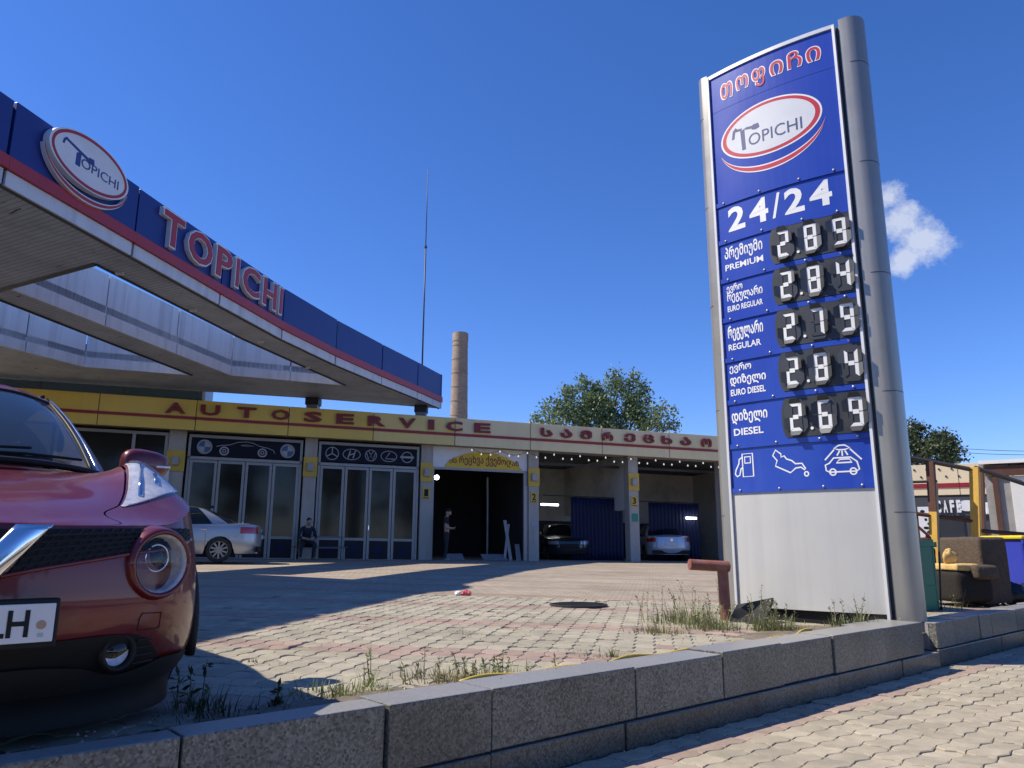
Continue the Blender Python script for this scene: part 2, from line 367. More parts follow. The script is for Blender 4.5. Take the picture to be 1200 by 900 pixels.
for r in range(int(2.0/.2), int(QMAX/.2)):
    for c in range(int(PMIN/.14)-1, int(PMAX/.14)+1):
        p, q = c*.14+(.07 if r % 2 else 0)*0, r*.2
        x, y = pq(p, q); d = np.array([x, y])-WA; t = float(d @ WD); w = float(d @ WI)
        if w < soil_w(t)+.16 or y < 1: continue
        if t > 4.35 and t < 6.2 and w < .75+.25*math.sin(t*9): continue            # bare patch at the sign's foot
        band = ((q-4.8) % 1.8) < .39
        if RNG.random() < .012: continue                                            # a few lost blocks
        # in view (with a margin)?
        if abs(x)/max(y, .5) > .85: continue
        spots.append((x, y, gz(x, y)+.0, 1 if band != (RNG.random() < .02) else 0))
spots.sort(key=lambda s: s[0]**2+s[1]**2)
lay(spots, geoL, P_RZ, 300, 'paver_field', [MT['paver_grey'], MT['paver_red']], [MT['paver_grey_s'], MT['paver_red_s']], sand, 'paver')

# soil strip behind the wall
def soilfn(u, v):
    t = -3+u*12.5; w = .135+.11*min(1, max(0, (t+.5)/1.6))+v*(soil_w(t)+.22)
    x, y = wp(t, w); n = .012*math.sin(t*23)*math.sin(w*31+t*7)+.01*math.sin(t*51+w*17)
    return (x, y, gz(x, y)+(.05*(1-v)**1.5+n*(1-v)-.012*v if v < 1 else -.05))
so = MB().grid(soilfn, 240, 10).build('soil_strip', MT['soil'], smooth=True); tag(so, 'strip of dry soil between kerb wall and pavers', kind='structure')

# pavement on the street side
SWZ = -.30
sw = MB().add([(*wp(-30, -.0), SWZ-.012), (*wp(90, -.0), SWZ-.012), (*wp(90, -3.75), SWZ-.012), (*wp(-30, -3.75), SWZ-.012)], [(3, 2, 1, 0)]).build('pavement', MT['sand'], recalc=False)
tag(sw, 'block-paved pavement on the street side of the kerb wall', kind='structure')
geoS = paver_geo(.2, .14, .005, .014, .03, .004)
sp = []
for r in range(0, 26):
    for c in range(-12, 66):
        t = c*.2; w = -.03-.14*(r+1)
        x, y = wp(t, w)
        if y < 2.0 or abs(x)/y > .85: continue
        sp.append((x, y, SWZ, 1 if r in (1,) else 0))
# in the picture first, nearest first
def seen(s):
    d = s[1]*math.cos(TILT)+(SWZ-EYE)*math.sin(TILT); return 0 if (-(s[1]*-math.sin(TILT)+(SWZ-EYE)*math.cos(TILT)))/d*F < 470 and abs(s[0])/d*F < 620 else 1
sp.sort(key=lambda s: (seen(s), s[0]**2+s[1]**2))
lay(sp, geoS, W_RZ, 300, 'paver_field', [MT['walk_grey'], MT['walk_pink']], [MT['walk_grey_s'], MT['walk_pink']], sw, 'paver')

# kerb wall of granite blocks, block by block
def kerb(name, label, t0, joints, top, low_top, low_joints, loc_y, end_return):
    o = thing(name, label, 'wall', (*wp(t0, loc_y), SWZ), W_RZ)
    for i, (a, b) in enumerate(zip(joints[:-1], joints[1:])):
        dz = RNG.normal(0, .004); dy = RNG.normal(0, .005)
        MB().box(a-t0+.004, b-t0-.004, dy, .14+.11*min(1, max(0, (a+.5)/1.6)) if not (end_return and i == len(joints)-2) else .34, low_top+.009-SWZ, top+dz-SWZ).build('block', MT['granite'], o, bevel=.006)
    for a, b in zip(low_joints[:-1], low_joints[1:]):
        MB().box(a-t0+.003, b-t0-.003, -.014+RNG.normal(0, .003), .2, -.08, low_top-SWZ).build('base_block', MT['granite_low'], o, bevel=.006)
    MB().box(joints[0]-t0, joints[-1]-t0-.05, .06, .13, -.1, top-.012-SWZ).build('core', MT['concrete'], o)
    return o
J1 = [-3.35, -2.5, -1.65, -.82, .0, .777, 1.306, 2.278, 3.065, 3.731, 4.426, 5.254, 5.985]
kerb('kerb_wall', 'low granite block kerb wall in front of the red car and price sign', 0, J1, .08, -.18, [-3.4, -2.2, -1.0, .2, 1.3, 2.18, 3.4, 4.45, 5.5, 6.25], 0, True)
J2 = [6.32, 6.72, 7.08, 7.4, 7.72, 8.1, 8.5, 8.9, 9.4, 9.9, 10.4, 11, 11.6]
kerb('kerb_wall', 'granite block kerb wall right of the price sign, below the old armchair', 6.3, J2, .055, -.17, [6.3, 7.0, 7.9, 8.8, 9.7, 10.6, 11.6], .02, False)

kb = thing('road_kerb', 'concrete road kerb at the street edge of the pavement', 'kerb', (*wp(-20, -3.9), -.5), W_RZ)
for k in range(60): MB().box(k*1.0+.004, k*1.0+.996, 0, .15, -.1, .19).build('kerb_stone', MT['concrete'], kb, bevel=.012)
# ================================================================ garage building (local x along the facade, front towards -y)
GA = rad(72.3); G0 = np.array([-3.05, 27.8]); G_RZ = math.atan2(math.cos(GA), math.sin(GA)); GS = -.0135; GB = .125
def gsh(x, y, z): return (x, y, z+GS*x-GB)
def gb(mb, name, m, parent, **k): mb.xform(gsh); return mb.build(name, m, parent, **k)
def gw(u, v): c, s = math.cos(G_RZ), math.sin(G_RZ); return float(G0[0]+c*u-s*v), float(G0[1]+s*u+c*v)
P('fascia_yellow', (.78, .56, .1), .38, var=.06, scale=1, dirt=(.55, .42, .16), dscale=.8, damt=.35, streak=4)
P('fascia_skylit', (.82, .67, .36), .38, var=.06, scale=1, dirt=(.6, .5, .3), dscale=.8, damt=.35, streak=4)
P('fascia_half_skylit', (.8, .61, .2), .38, var=.06, scale=1, dirt=(.58, .46, .22), dscale=.8, damt=.35, streak=4)
P('red_letter', (.22, .015, .018), .4, var=.1)
P('red_stripe', (.3, .02, .024), .4, var=.12, scale=1)
P('pillar', (.42, .395, .35), .7, var=.1, scale=2, dirt=(.25, .23, .21), dscale=1.5, damt=.6, streak=3)
P('yellow_board', (.62, .42, .06), .5, var=.12)
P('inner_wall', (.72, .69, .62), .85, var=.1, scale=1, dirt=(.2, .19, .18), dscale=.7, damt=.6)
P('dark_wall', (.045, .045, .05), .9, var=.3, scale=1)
P('blue_curtain', (.008, .013, .06), .6, var=.2, scale=2)
P('navy_print', (.006, .008, .02), .5, var=.1, spec=.2)
P('print_white', (.36, .37, .39), .5)
P('print_blue', (.04, .12, .25), .4)
P('led', (.9, .9, .9), .5, emit=(1, .98, .93), estr=9)
P('tube_light', (.9, .9, .9), .5, emit=(.95, .98, 1), estr=7)
P('roof_felt', (.1, .1, .1), .9)
gar = thing('garage', 'long low autoservice and car wash garage with yellow fascia and red letters', 'garage', (*map(float, G0), GB), G_RZ)
FT, FB, FY = 5.29, 4.27, -.45
# fascia panel by panel
fj = [-19.8, -16.85, -13.9, -10.96, -8.03, -5.05, -2.13, .86, 3.80, 6.78, 9.74, 12.7, 15.65]
for i, (a, b) in enumerate(zip(fj[:-1], fj[1:])):
    m = MT['fascia_yellow'] if b < -2 else MT['fascia_half_skylit'] if b < 1 else MT['fascia_skylit']  # sun and sky light on the right-hand panels is painted in as paler yellow
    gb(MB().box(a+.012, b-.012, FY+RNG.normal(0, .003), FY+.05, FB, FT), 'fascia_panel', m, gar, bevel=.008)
    gb(MB().box(a+.01, b-.01, FY-.025, FY-.004, 4.62, 4.72), 'red_stripe', MT['red_stripe'], gar)
    gb(MB().box(b-.03, b+.03, FY+.05, FY+.09, FB+.02, FT-.02), 'panel_joint', MT['dark_metal'], gar)
gb(MB().box(fj[0], fj[-1], FY+.1, 7.5, 4.42, 5.1), 'roof_slab', MT['roof_felt'], gar)
gb(MB().box(fj[0], fj[-1], FY+.055, FY+.1, FB+.03, FT-.05), 'fascia_frame', MT['dark_metal'], gar)
gb(MB().box(fj[0], fj[-1], FY+.1, .5, 4.3, 4.418), 'eave_soffit', MT['pillar'], gar)
for b in fj[8:12]: gb(MB().box(b-.025, b+.025, FY-.012, FY+.05, FT, FT+.09), 'panel_clip', MT['yellow_board'], gar)
# channel letters
def lets(s, xs, z0, z1, w, stretch=None):
    for ch, x in zip(s, xs):
        ww = w*(.35 if ch == 'I' else 1)
        mb = MB(); v, f = txt_mesh(ch, .03)
        o = text('letter', ch, MT['red_letter'], gar, x-ww/2, x+ww/2, z0+GS*x-GB, z1+GS*x-GB, FY-.03, .06, .035, res=2)
ux = lambda px: float(np.dot(np.array(ony_g(px))-G0, [math.cos(G_RZ), math.sin(G_RZ)]))
def ony_g(px, py=500):
    d = ray(px, py); n = np.array([-math.sin(G_RZ), math.cos(G_RZ)]); t = (G0+n*FY)@n/(d[:2]@n); return d[:2]*t
lets('AUTOSERVICE', [ux(p) for p in (204, 245, 288, 328, 366, 404, 441, 477, 505, 532, 565)], 4.79, 5.15, .62)
lets('სამრეცხაო', [ux(p) for p in (640, 663, 686, 711, 737, 759, 780, 802, 826)], 4.8, 5.14, .48)
# pillars
for i, (a, b) in enumerate(((-8.83, -8.3), (-4.43, -4.0), (-.29, .13), (3.87, 4.28), (8.08, 8.5), (12.3, 12.72), (15.2, 15.62))):
    gb(MB().box(a, b, -.05, .4, -.25, 4.3), 'pillar', MT['pillar'], gar, bevel=.01)
    gb(MB().box(a-.02, b+.02, -.09, -.052, 2.93, 3.62), 'yellow_board', MT['yellow_board'], gar)
    c = (a+b)/2
    l = gb(MB().box(c-.11, c+.11, -.2, -.092, 3.12, 3.4), 'wall_lamp', MT['pillar'], gar, bevel=.015)
    gb(MB().box(c-.085, c+.085, -.207, -.202, 3.15, 3.37), 'lamp_glass', MT['print_white'], l)
    if i in (2, 3, 4):
        n = gb(MB().box(c-.13, c+.13, -.075, -.052, 2.3, 2.72), 'number_plate', MT['yellow_board'], gar)
        text('number', str(i-1), MT['black_plastic'], n, c-.075, c+.075, 2.4+GS*c-GB, 2.66+GS*c-GB, -.077, .003, .03)
        gb(MB().box(c-.1, c+.1, -.081, -.077, 2.33, 2.36), 'underline', MT['black_plastic'], n)
    if i == 4: gb(MB().box(c-.12, c+.14, -.07, -.053, 1.72, 2.03), 'sticker', P('sticker_green', (.02, .25, .17), .5), gar)
    if i == 3: gb(MB().box(c-.1, c+.08, -.07, -.053, 1.45, 1.6), 'sticker', P('sticker_blue', (.3, .4, .55), .5), gar)
# shell
gb(MB().box(fj[0], fj[-1], 7.2, 7.5, -.3, 4.42), 'back_wall', MT['inner_wall'], gar)
gb(MB().box(fj[0], fj[0]+.3, .41, 7.2, -.3, 4.42), 'side_wall', MT['inner_wall'], gar)
gb(MB().box(fj[-1]-.3, fj[-1], -.1, 7.2, -.3, 4.42), 'side_wall', MT['inner_wall'], gar)
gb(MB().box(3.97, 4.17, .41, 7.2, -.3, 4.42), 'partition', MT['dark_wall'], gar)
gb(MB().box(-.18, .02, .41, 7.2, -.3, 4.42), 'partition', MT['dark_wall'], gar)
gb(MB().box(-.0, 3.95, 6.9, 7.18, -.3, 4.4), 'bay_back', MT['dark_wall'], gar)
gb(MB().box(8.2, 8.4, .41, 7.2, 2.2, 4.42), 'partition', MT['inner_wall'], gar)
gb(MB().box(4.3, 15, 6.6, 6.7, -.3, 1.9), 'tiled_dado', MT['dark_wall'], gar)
# glazed folding doors
def glazed_bay(u0, u1, leaves, sign):
    d = gb(MB().box(u0, u1, .02, .14, 3.36, 3.46), 'door_frame', MT['alu'], gar)
    f = MB(); f.box(u0, u0+.08, .02, .14, .02, 4.2); f.box(u1-.08, u1, .02, .14, .02, 4.2); f.box(u0+.08, u1-.08, .02, .14, 4.1, 4.2); f.box(u0+.08, u1-.08, .03, .13, 3.96+.0, 4.02); gb(f, 'jamb', MT['alu'], d)
    w = (u1-u0-.16)/leaves
    for k in range(leaves):
        a, b = u0+.08+k*w+.012, u0+.08+(k+1)*w-.012; s = .085
        m = MB(); m.box(a, a+s, .0, .06, .05, 3.34); m.box(b-s, b, .0, .06, .05, 3.34); m.box(a+s, b-s, .0, .06, 3.25, 3.34); m.box(a+s, b-s, .0, .06, .05, .15); m.box(a+s, b-s, .0, .06, .78, .87)
        lf = gb(m, 'door_leaf', MT['alu'], gar)
        gb(MB().add([(a+s, .03, .87), (b-s, .03, .87), (b-s, .03, 3.25), (a+s, .03, 3.25)], [(0, 1, 2, 3)]), 'pane', MT['door_glass'], lf, recalc=False)
        gb(MB().box(a+s, b-s, .025, .035, .15, .78), 'lower_pane', MT['lower_pane'], lf)
        c = (a+b)/2
        gb(MB().pxz(ell(c, .46, .16, .15, 18), .017, .0245), 'blue_emblem', MT['print_navy'], lf)
        if k == leaves//2: gb(MB().tube([(a+.04, -.03, 1.15), (a+.04, -.03, 1.3)], .015), 'handle', MT['chrome'], lf)
    sg = gb(MB().box(u0+.09, u1-.09, .015, .03, 3.5, 4.08), 'transom_sign', MT['navy_print'], gar)
    sign(sg, u0+.09, u1-.09)
    return d
MT['door_glass'] = glass('door_glass', trans=.1, tint=(.012, .011, .009), rough=.08)
P('lower_pane', (.01, .012, .022), .4, spec=.25); P('print_navy', (.012, .018, .06), .5, spec=.2)
def ring(mb, cx, cz, r, w, y0=.005, y1=.0145, sx=1): mb.stroke(ell(cx, cz, r*sx, r, 28), w, y0, y1, closed=True)
def sgn(mb, name, m, parent): return gb(mb, name, m, parent)
def sign_bmw(sg, a, b):
    for c in (a+.42, b-.42):
        m = MB(); ring(m, c, 3.79, .22, .045); sgn(m, 'emblem_ring', MT['print_white'], sg)
        m = MB(); m.pxz([(c, 3.79)]+ell(c, 3.79, .19, .19, 8, math.pi/2, math.pi), .005, .0145); m.pxz([(c, 3.79)]+ell(c, 3.79, .19, .19, 8, -math.pi/2, 0), .005, .0145); sgn(m, 'emblem_quarter', MT['print_blue'], sg)
        m = MB(); m.pxz([(c, 3.79)]+ell(c, 3.79, .19, .19, 8, 0, math.pi/2), .005, .0145); m.pxz([(c, 3.79)]+ell(c, 3.79, .19, .19, 8, math.pi, 1.5*math.pi), .005, .0145); sgn(m, 'emblem_quarter', MT['print_white'], sg)
    c = (a+b)/2; m = MB()
    pts = [(-.98, .02), (-.85, .06), (-.55, .1), (-.3, .2), (.0, .23), (.2, .2), (.42, .1), (.7, .05), (.88, -.02), (.93, -.12)]
    m.stroke([(c+x, 3.8+z) for x, z in pts], .02, .005, .0145)
    m.stroke([(c-.2, 3.9), (c+.0, 3.93), (c+.25, 3.9), (c+.0, 3.88), (c-.2, 3.9)], .014, .005, .0145)
    sgn(m, 'car_outline', MT['print_white'], sg)
    for q in (-.72, .52):
        m = MB(); ring(m, c+q, 3.68, .13, .05); ring(m, c+q, 3.68, .05, .03); sgn(m, 'wheel_outline', MT['print_white'], sg)
def sign_five(sg, a, b):
    w = (b-a); W = MT['print_white']
    c = a+w*.11; m = MB(); ring(m, c, 3.79, .22, .025)
    for k in range(3):
        an = math.pi/2+k*2*math.pi/3; m.stroke([(c, 3.79), (c+.21*math.cos(an), 3.79+.21*math.sin(an))], .035, .004, .0144)
    sgn(m, 'star_emblem', W, sg)
    c = a+w*.31; m = MB(); ring(m, c, 3.79, .19, .025, sx=1.6)
    m.stroke([(c-.13, 3.64), (c-.05, 3.93)], .04, .004, .0144); m.stroke([(c+.05, 3.65), (c+.13, 3.94)], .04, .004, .0144); m.stroke([(c-.1, 3.76), (c+.1, 3.83)], .04, .003, .0142); sgn(m, 'oval_emblem', W, sg)
    c = a+w*.51; m = MB(); ring(m, c, 3.79, .2, .025)
    m.stroke([(c-.09, 3.96), (c, 3.8), (c+.09, 3.96)], .03, .004, .0144); m.stroke([(c-.16, 3.88), (c-.08, 3.64), (c, 3.79), (c+.08, 3.64), (c+.16, 3.88)], .03, .003, .0142); sgn(m, 'round_emblem', W, sg)
    c = a+w*.7; m = MB(); ring(m, c, 3.79, .19, .025, sx=1.5); m.stroke([(c+.03, 3.92), (c-.12, 3.7), (c+.2, 3.7)], .035, .004, .0144); sgn(m, 'angled_emblem', W, sg)
    c = a+w*.895; m = MB(); ring(m, c, 3.79, .19, .03); m.box(c-.25, c+.25, .002, .014, 3.755, 3.825); sgn(m, 'barred_emblem', W, sg)
glazed_bay(-8.22, -4.5, 4, sign_bmw)
glazed_bay(-3.95, -.36, 4, sign_five)
# window bay on the left with white board
d = MB(); 
for (a, b, z0, z1) in ((-12.2, -12.1, .1, 4.2), (-9.95, -9.85, .1, 4.2), (-8.95, -8.85, .1, 4.2), (-12.1, -9.95, 4.1, 4.2), (-9.85, -8.95, 4.1, 4.2), (-9.85, -8.95, 2.6, 2.7), (-12.1, -9.95, 1.0, 1.1)): d.box(a, b, .0, .1, z0, z1)
wf = gb(d, 'window_frame', MT['alu'], gar)
gb(MB().box(-12.1, -9.95, .04, .05, 1.1, 4.1), 'pane', MT['door_glass'], wf); gb(MB().box(-9.85, -8.95, .04, .05, 2.7, 4.1), 'pane', MT['door_glass'], wf)
gb(MB().box(-12.1, -9.95, .04, .06, .1, 1.0), 'lower_panel', MT['lower_pane'], wf)
gb(MB().box(-9.85, -8.95, .03, .06, .1, 2.6), 'lower_panel', MT['pillar'], wf)
for k in range(14): gb(MB().box(-12.05+k*.15, -11.95+k*.15, .25, .28, 1.1, 4.1), 'curtain_strip', P('curtain', (.12, .11, .1), .9), wf)
gb(MB().box(-9.6, -8.72, -.12, -.09, 2.05, 2.95), 'white_board', MT['white_paint'], gar); gb(MB().box(-9.5, -8.86, -.11, -.09, .9, 2.0), 'notice_board', MT['pillar'], gar)
gb(MB().box(-19.5, -12.3, .0, .15, -.2, 4.25), 'left_wall', MT['pillar'], gar)
# transom with arched sign over the open bay
tr = gb(MB().box(.16, 3.85, .06, .14, 3.5, 4.28), 'transom_board', MT['white_paint'], gar)
gb(MB().box(.14, 3.86, .03, .15, 3.42, 3.5), 'lintel', MT['alu'], gar)
gb(MB().box(3.7, 3.86, .03, .15, .0, 3.42), 'door_post', MT['steel'], gar); gb(MB().box(.14, .22, .03, .15, .0, 3.42), 'door_post', MT['steel'], gar)
arch = [(.6, 3.52)]+[(.6+(3.0)*k/20, 3.54+.6*math.sin(math.pi*k/20)**.6) for k in range(1, 20)]+[(3.66, 3.52)]
av = gb(MB().pxz(arch, .035, .058), 'arched_sign', P('sign_yellow', (.72, .5, .03), .5, var=.08), gar)
v, f = txt_mesh('ის რეცხვა ქვემოდან', .02)
def arched(x, y, z): k = (x-.7)/2.86; return (x, y, (z-3.62)*(.55+.62*math.sin(math.pi*min(max(k, 0), 1))**.7)+3.6+GS*x-GB)
text('lettering', 'ის რეცხვა ქვემოდან', MT['red_letter'], av, .78, 3.5, 3.62, 3.98, .033, .004, .02, fn=arched)
# wash bays: half-height blue curtains on rails, strip lights
def curtain(u0, u1, v, z1):
    def fn(a, b): return (u0+(u1-u0)*a, v+.035*math.sin(a*90)+.6*a*0, .12+b*(z1-.12))
    c = gb(MB().grid(fn, 120, 6), 'blue_curtain', MT['blue_curtain'], gar, smooth=True, solid=.01)
    gb(MB().tube([(u0-1.2, v, z1+.03), (u1, v, z1+.03)], .02), 'curtain_rail', MT['dark_metal'], c)
curtain(6.25, 8.6, 1.6, 2.7); curtain(10.1, 12.6, 2.2, 2.65)
def g_at(px, py, v):
    d = ray(px, py); n = np.array([-math.sin(G_RZ), math.cos(G_RZ)]); t = (G0+n*v)@n/(d[:2]@n); q = d[:2]*t-G0; u = float(q@np.array([math.cos(G_RZ), math.sin(G_RZ)])); return u, float(EYE+d[2]*t)-GS*u
for (u, z, v, L) in ((*g_at(634, 591, 4.5), 4.5, .82), (*g_at(804, 607, 1.95), 1.95, .5)):
    gb(MB().tube([(u, v, z), (u+L, v, z)], .045, 10), 'strip_light', MT['tube_light'], gar)
gb(MB().lathe([(0, -.1), (.08, -.07), (.1, 0), (.08, .07), (0, .1)], 14, Matrix.Translation((.95, 3.0, 3.38))), 'bay_lamp', MT['led'], gar)
gb(MB().box(4.3, 15, 1.0, 1.1, 3.9, 4.0), 'pipe_beam', MT['dark_metal'], gar)
gb(MB().tube([(2.9, 2.2, 0), (2.9, 2.2, 3.4)], .05), 'bay_post', MT['steel'], gar)
# boards leaning in the bay
for (u, dx, h, rz_, w) in ((3.05, .28, 1.35, 0, .09), (3.3, -.12, 1.5, 0, .12), (3.62, .05, .6, 0, .18)):
    o = MB().pyz([(.0, 0), (.04, 0), (.44, h), (.4, h)], -w/2, w/2)
    o.xform(lambda x, y, z: (x+dx*z/h, y, z)); x, y = gw(u, .35)
    b = o.build('plank', P('plank', (.42, .4, .37), .8, var=.2), loc=(x, y, gz(x, y))); b.rotation_euler.z = G_RZ
    tag(b, {3.05: 'thin pale plank leaning inward in the dark open bay', 3.3: 'tall pale plank leaning in the dark open bay', 3.62: 'short board at the right post of the dark bay'}[u], 'plank', 'planks in the open bay')
for (u, v, w, l, lb) in ((.75, .1, .7, .45, 'flat sheet lying on the floor of the dark bay, left'), (2.2, .2, .95, .5, 'flat sheet lying on the floor of the dark bay, right')):
    x, y = gw(u, v); b = MB().pyz([(0, 0), (.03, 0), (l, .2), (l-.03, .22)], 0, w).build('floor_sheet', P('sheet', (.25, .25, .25), .6), loc=(x, y, gz(x, y))); b.rotation_euler.z = G_RZ
    tag(b, lb, 'sheet')
# upper glazed storey behind the roof edge
up = thing('rooftop_office', 'dark teal glazed rooftop office under the canopy', 'building', (*gw(-14, 1.4), 5.2), G_RZ)
MT['teal_glass'] = glass('teal_glass', trans=.2, tint=(.015, .05, .05))
P('teal_panel', (.03, .12, .11), .35, var=.1)
for k in range(5):
    MB().box(-7+k*2.6+.04, -7+(k+1)*2.6-.04, 0, .04, 0, 1.9).build('pane', MT['teal_glass'], up)
    MB().box(-7+k*2.6-.04, -7+k*2.6+.04, -.03, .06, 0, 1.9).build('mullion', MT['dark_metal'], up)
MB().box(-7, 5.95, .2, 3.5, -.1, 1.88).build('core', MT['dark_wall'], up); MB().box(5.95, 6.05, -.03, 3.5, 0, 1.9).build('corner_post', MT['steel'], up)
# festoon of bulbs under the eave
fs = thing('festoon_lights', 'string of small white bulbs hung along the garage eave', 'string lights', (*gw(1.5, -.5), GB), G_RZ)
cable = []; n = 0
for k in range(11):
    for j in range(6):
        u = k*1.08+j*.18; z = 4.2-.16*math.sin(math.pi*j/6)+GS*(u+1.5)-GB-.02
        cable.append((u, -.02*math.sin(k), z))
        if j in (0, 2, 4): 
            MB().lathe([(0, -.04), (.024, -.028), (.03, -.008), (.016, .024), (.01, .04)], 10, Matrix.Translation((u, -.02*math.sin(k), z-.05))).build('bulb', P('bulb', (.85, .85, .82), .3, emit=(1, .97, .9), estr=.5), fs, smooth=True)
MB().tube(cable, .008, 5).build('cable', MT['black_plastic'], fs)
# ================================================================ forecourt canopy
ZC = 5.9
P('canopy_blue', (.012, .03, .2), .4, var=.08, scale=1, dirt=(.03, .05, .2), dscale=.7, damt=.4)
P('canopy_red', (.42, .03, .04), .4, var=.1)
P('canopy_white', (.66, .67, .69), .45, var=.06, dirt=(.3, .3, .3), dscale=1.2, damt=.5, streak=3)
P('upstand', (.7, .71, .73), .5, .1, var=.06, scale=1, dirt=(.3, .3, .31), dscale=.6, damt=.6, streak=5)
def soffit_mat():
    m, nt, b = new_mat('soffit_strips'); L = nt.links.new
    tcn = nd(nt, 'ShaderNodeTexCoord'); sx = nd(nt, 'ShaderNodeSeparateXYZ'); L(tcn.outputs['Object'], sx.inputs[0])
    rt = nd(nt, 'ShaderNodeMapping'); rt.inputs['Rotation'].default_value = (0, 0, rad(28)); L(tcn.outputs['Object'], rt.inputs['Vector']); L(rt.outputs[0], sx.inputs[0])
    w = nd(nt, 'ShaderNodeMath', operation='MULTIPLY'); w.inputs[1].default_value = 1/.11; L(sx.outputs['Y'], w.inputs[0])
    fr = nd(nt, 'ShaderNodeMath', operation='FRACT'); L(w.outputs[0], fr.inputs[0])
    gp = nd(nt, 'ShaderNodeMath', operation='LESS_THAN'); gp.inputs[1].default_value = .16; L(fr.outputs[0], gp.inputs[0])
    nz = nd(nt, 'ShaderNodeTexNoise', Scale=1.1, Detail=9, Roughness=.7); L(tcn.outputs['Object'], nz.inputs['Vector'])
    rp = nd(nt, 'ShaderNodeValToRGB'); rp.color_ramp.elements[0].position = .3; rp.color_ramp.elements[0].color = (.36, .39, .45, 1); rp.color_ramp.elements[1].position = .62; rp.color_ramp.elements[1].color = (.58, .63, .71, 1); L(nz.outputs['Fac'], rp.inputs[0])
    n2 = nd(nt, 'ShaderNodeTexNoise', Scale=3.2, Detail=6, Roughness=.6); mp = nd(nt, 'ShaderNodeMapping'); mp.inputs['Scale'].default_value = (.5, 3.2, 1); L(rt.outputs[0], mp.inputs['Vector']); L(mp.outputs[0], n2.inputs['Vector'])
    pe = nd(nt, 'ShaderNodeMath', operation='GREATER_THAN'); pe.inputs[1].default_value = .67; L(n2.outputs['Fac'], pe.inputs[0])
    mx = nd(nt, 'ShaderNodeMixRGB'); mx.inputs[2].default_value = (.22, .22, .225, 1)
    k = nd(nt, 'ShaderNodeMath', operation='MULTIPLY'); k.inputs[1].default_value = .75; L(gp.outputs[0], k.inputs[0]); L(k.outputs[0], mx.inputs[0]); L(rp.outputs[0], mx.inputs[1])
    m3 = nd(nt, 'ShaderNodeMixRGB'); m3.inputs[2].default_value = (.05, .045, .04, 1); L(pe.outputs[0], m3.inputs[0]); L(mx.outputs[0], m3.inputs[1]); L(m3.outputs[0], b.inputs['Base Color'])
    b.inputs['Roughness'].default_value = .55
    bp = nd(nt, 'ShaderNodeBump', Strength=.6, Distance=.01, invert=True); L(gp.outputs[0], bp.inputs['Height']); L(bp.outputs[0], b.inputs['Normal'])
    return m
MT['soffit'] = soffit_mat()
CX, CY = -9.0, 18.0
can = thing('canopy', 'blue filling station canopy with red stripe and open roof wells', 'canopy', (CX, CY, 0))
def cl(p): return (p[0]-CX, p[1]-CY)
CJ = [(-9.13, 1.8), (-8.61, 4.65), (-8.09, 7.5), (-7.57, 10.36), (-7.05, 13.2), (-6.53, 16.1), (-5.99, 18.94), (-5.24, 21.78), (-4.34, 24.56), (-3.46, 27.08), (-2.78, 29.19)]
def slab_along(a, b, out, z0, z1, t, gap):
    a = np.array(cl(a)); b = np.array(cl(b)); d = (b-a)/np.linalg.norm(b-a); n = np.array([d[1], -d[0]])
    a = a+d*gap; b = b-d*gap
    return [tuple(a+n*out), tuple(b+n*out), tuple(b+n*(out-t)), tuple(a+n*(out-t))]
for i, (a, b) in enumerate(zip(CJ[:-1], CJ[1:])):
    fp = MB().pxy(slab_along(a, b, RNG.normal(0, .004), 0, 0, .06, .022), 6.36, 7.26+RNG.normal(0, .006)).build('fascia_panel', MT['canopy_blue'], can, bevel=.008)
    MB().pxy(slab_along(a, b, .06, 0, 0, .1, .002), 6.15, 6.35).build('red_stripe', MT['canopy_red'], can)
    MB().pxy(slab_along(a, b, .0, 0, 0, .05, .03), 5.9, 6.145).build('white_panel', MT['canopy_white'], can, bevel=.006)
    MB().pxy(slab_along(a, b, -.055, 0, 0, .06, -.01), 5.93, 7.2).build('fascia_backing', MT['dark_metal'], can)
# far edge fascia
FE = [onz(517, 479, ZC)[:2], onz(365, 467, ZC)[:2], onz(225, 458, ZC)[:2]]
FE.append(FE[2]+(FE[2]-FE[1])*2.2)
for a, b in zip(FE[:-1], FE[1:]):
    MB().pxy(slab_along(a, b, .0, 0, 0, .06, .01), 6.36, 7.26).build('fascia_panel', MT['canopy_blue'], can)
    MB().pxy(slab_along(a, b, .0, 0, 0, .06, .01), 5.9, 6.35).build('white_panel', MT['canopy_white'], can)
# soffit slabs round the open wells
A1 = onz(112, 310, ZC)[:2]; A2 = onz(10, 338, ZC)[:2]; A3 = onz(270, 440, ZC)[:2]; A4 = onz(405, 452, ZC)[:2]; A5 = onz(283, 397, ZC)[:2]
B1 = onz(0, 352, ZC)[:2]; B2 = onz(225, 440, ZC)[:2]; B3 = onz(98, 430, ZC)[:2]; B4 = onz(0, 405, ZC)[:2]; B4b = B4+(B4-B3)*1.2
N9 = A2+(A2-A1)*3.2; B0 = B1+(B1-B2)*.06; B9 = B4b+np.array([.3, -3.0])
E0 = onz(115, 447, ZC)[:2]; E1 = onz(0, 429, ZC)[:2]
def soff(name, pts): MB().pxy([cl(p) for p in pts], ZC+.02, ZC+.5).build(name, MT['soffit'], can)
ins = .03
soff('soffit', [(-9.13+ins*0-.02, 1.85)]+[(x-.06, y) for x, y in CJ[1:5]]+[A1, A2, N9, (-24, 14), (-24, 1.85)])                    # near slab
soff('soffit_beam', [(x-.06, y) for x, y in CJ[4:9]]+[A4, A5, A1])                                                                  # along the blue fascia
soff('soffit_beam', [A2, A3, B2, B0])                                                                                             # between the wells
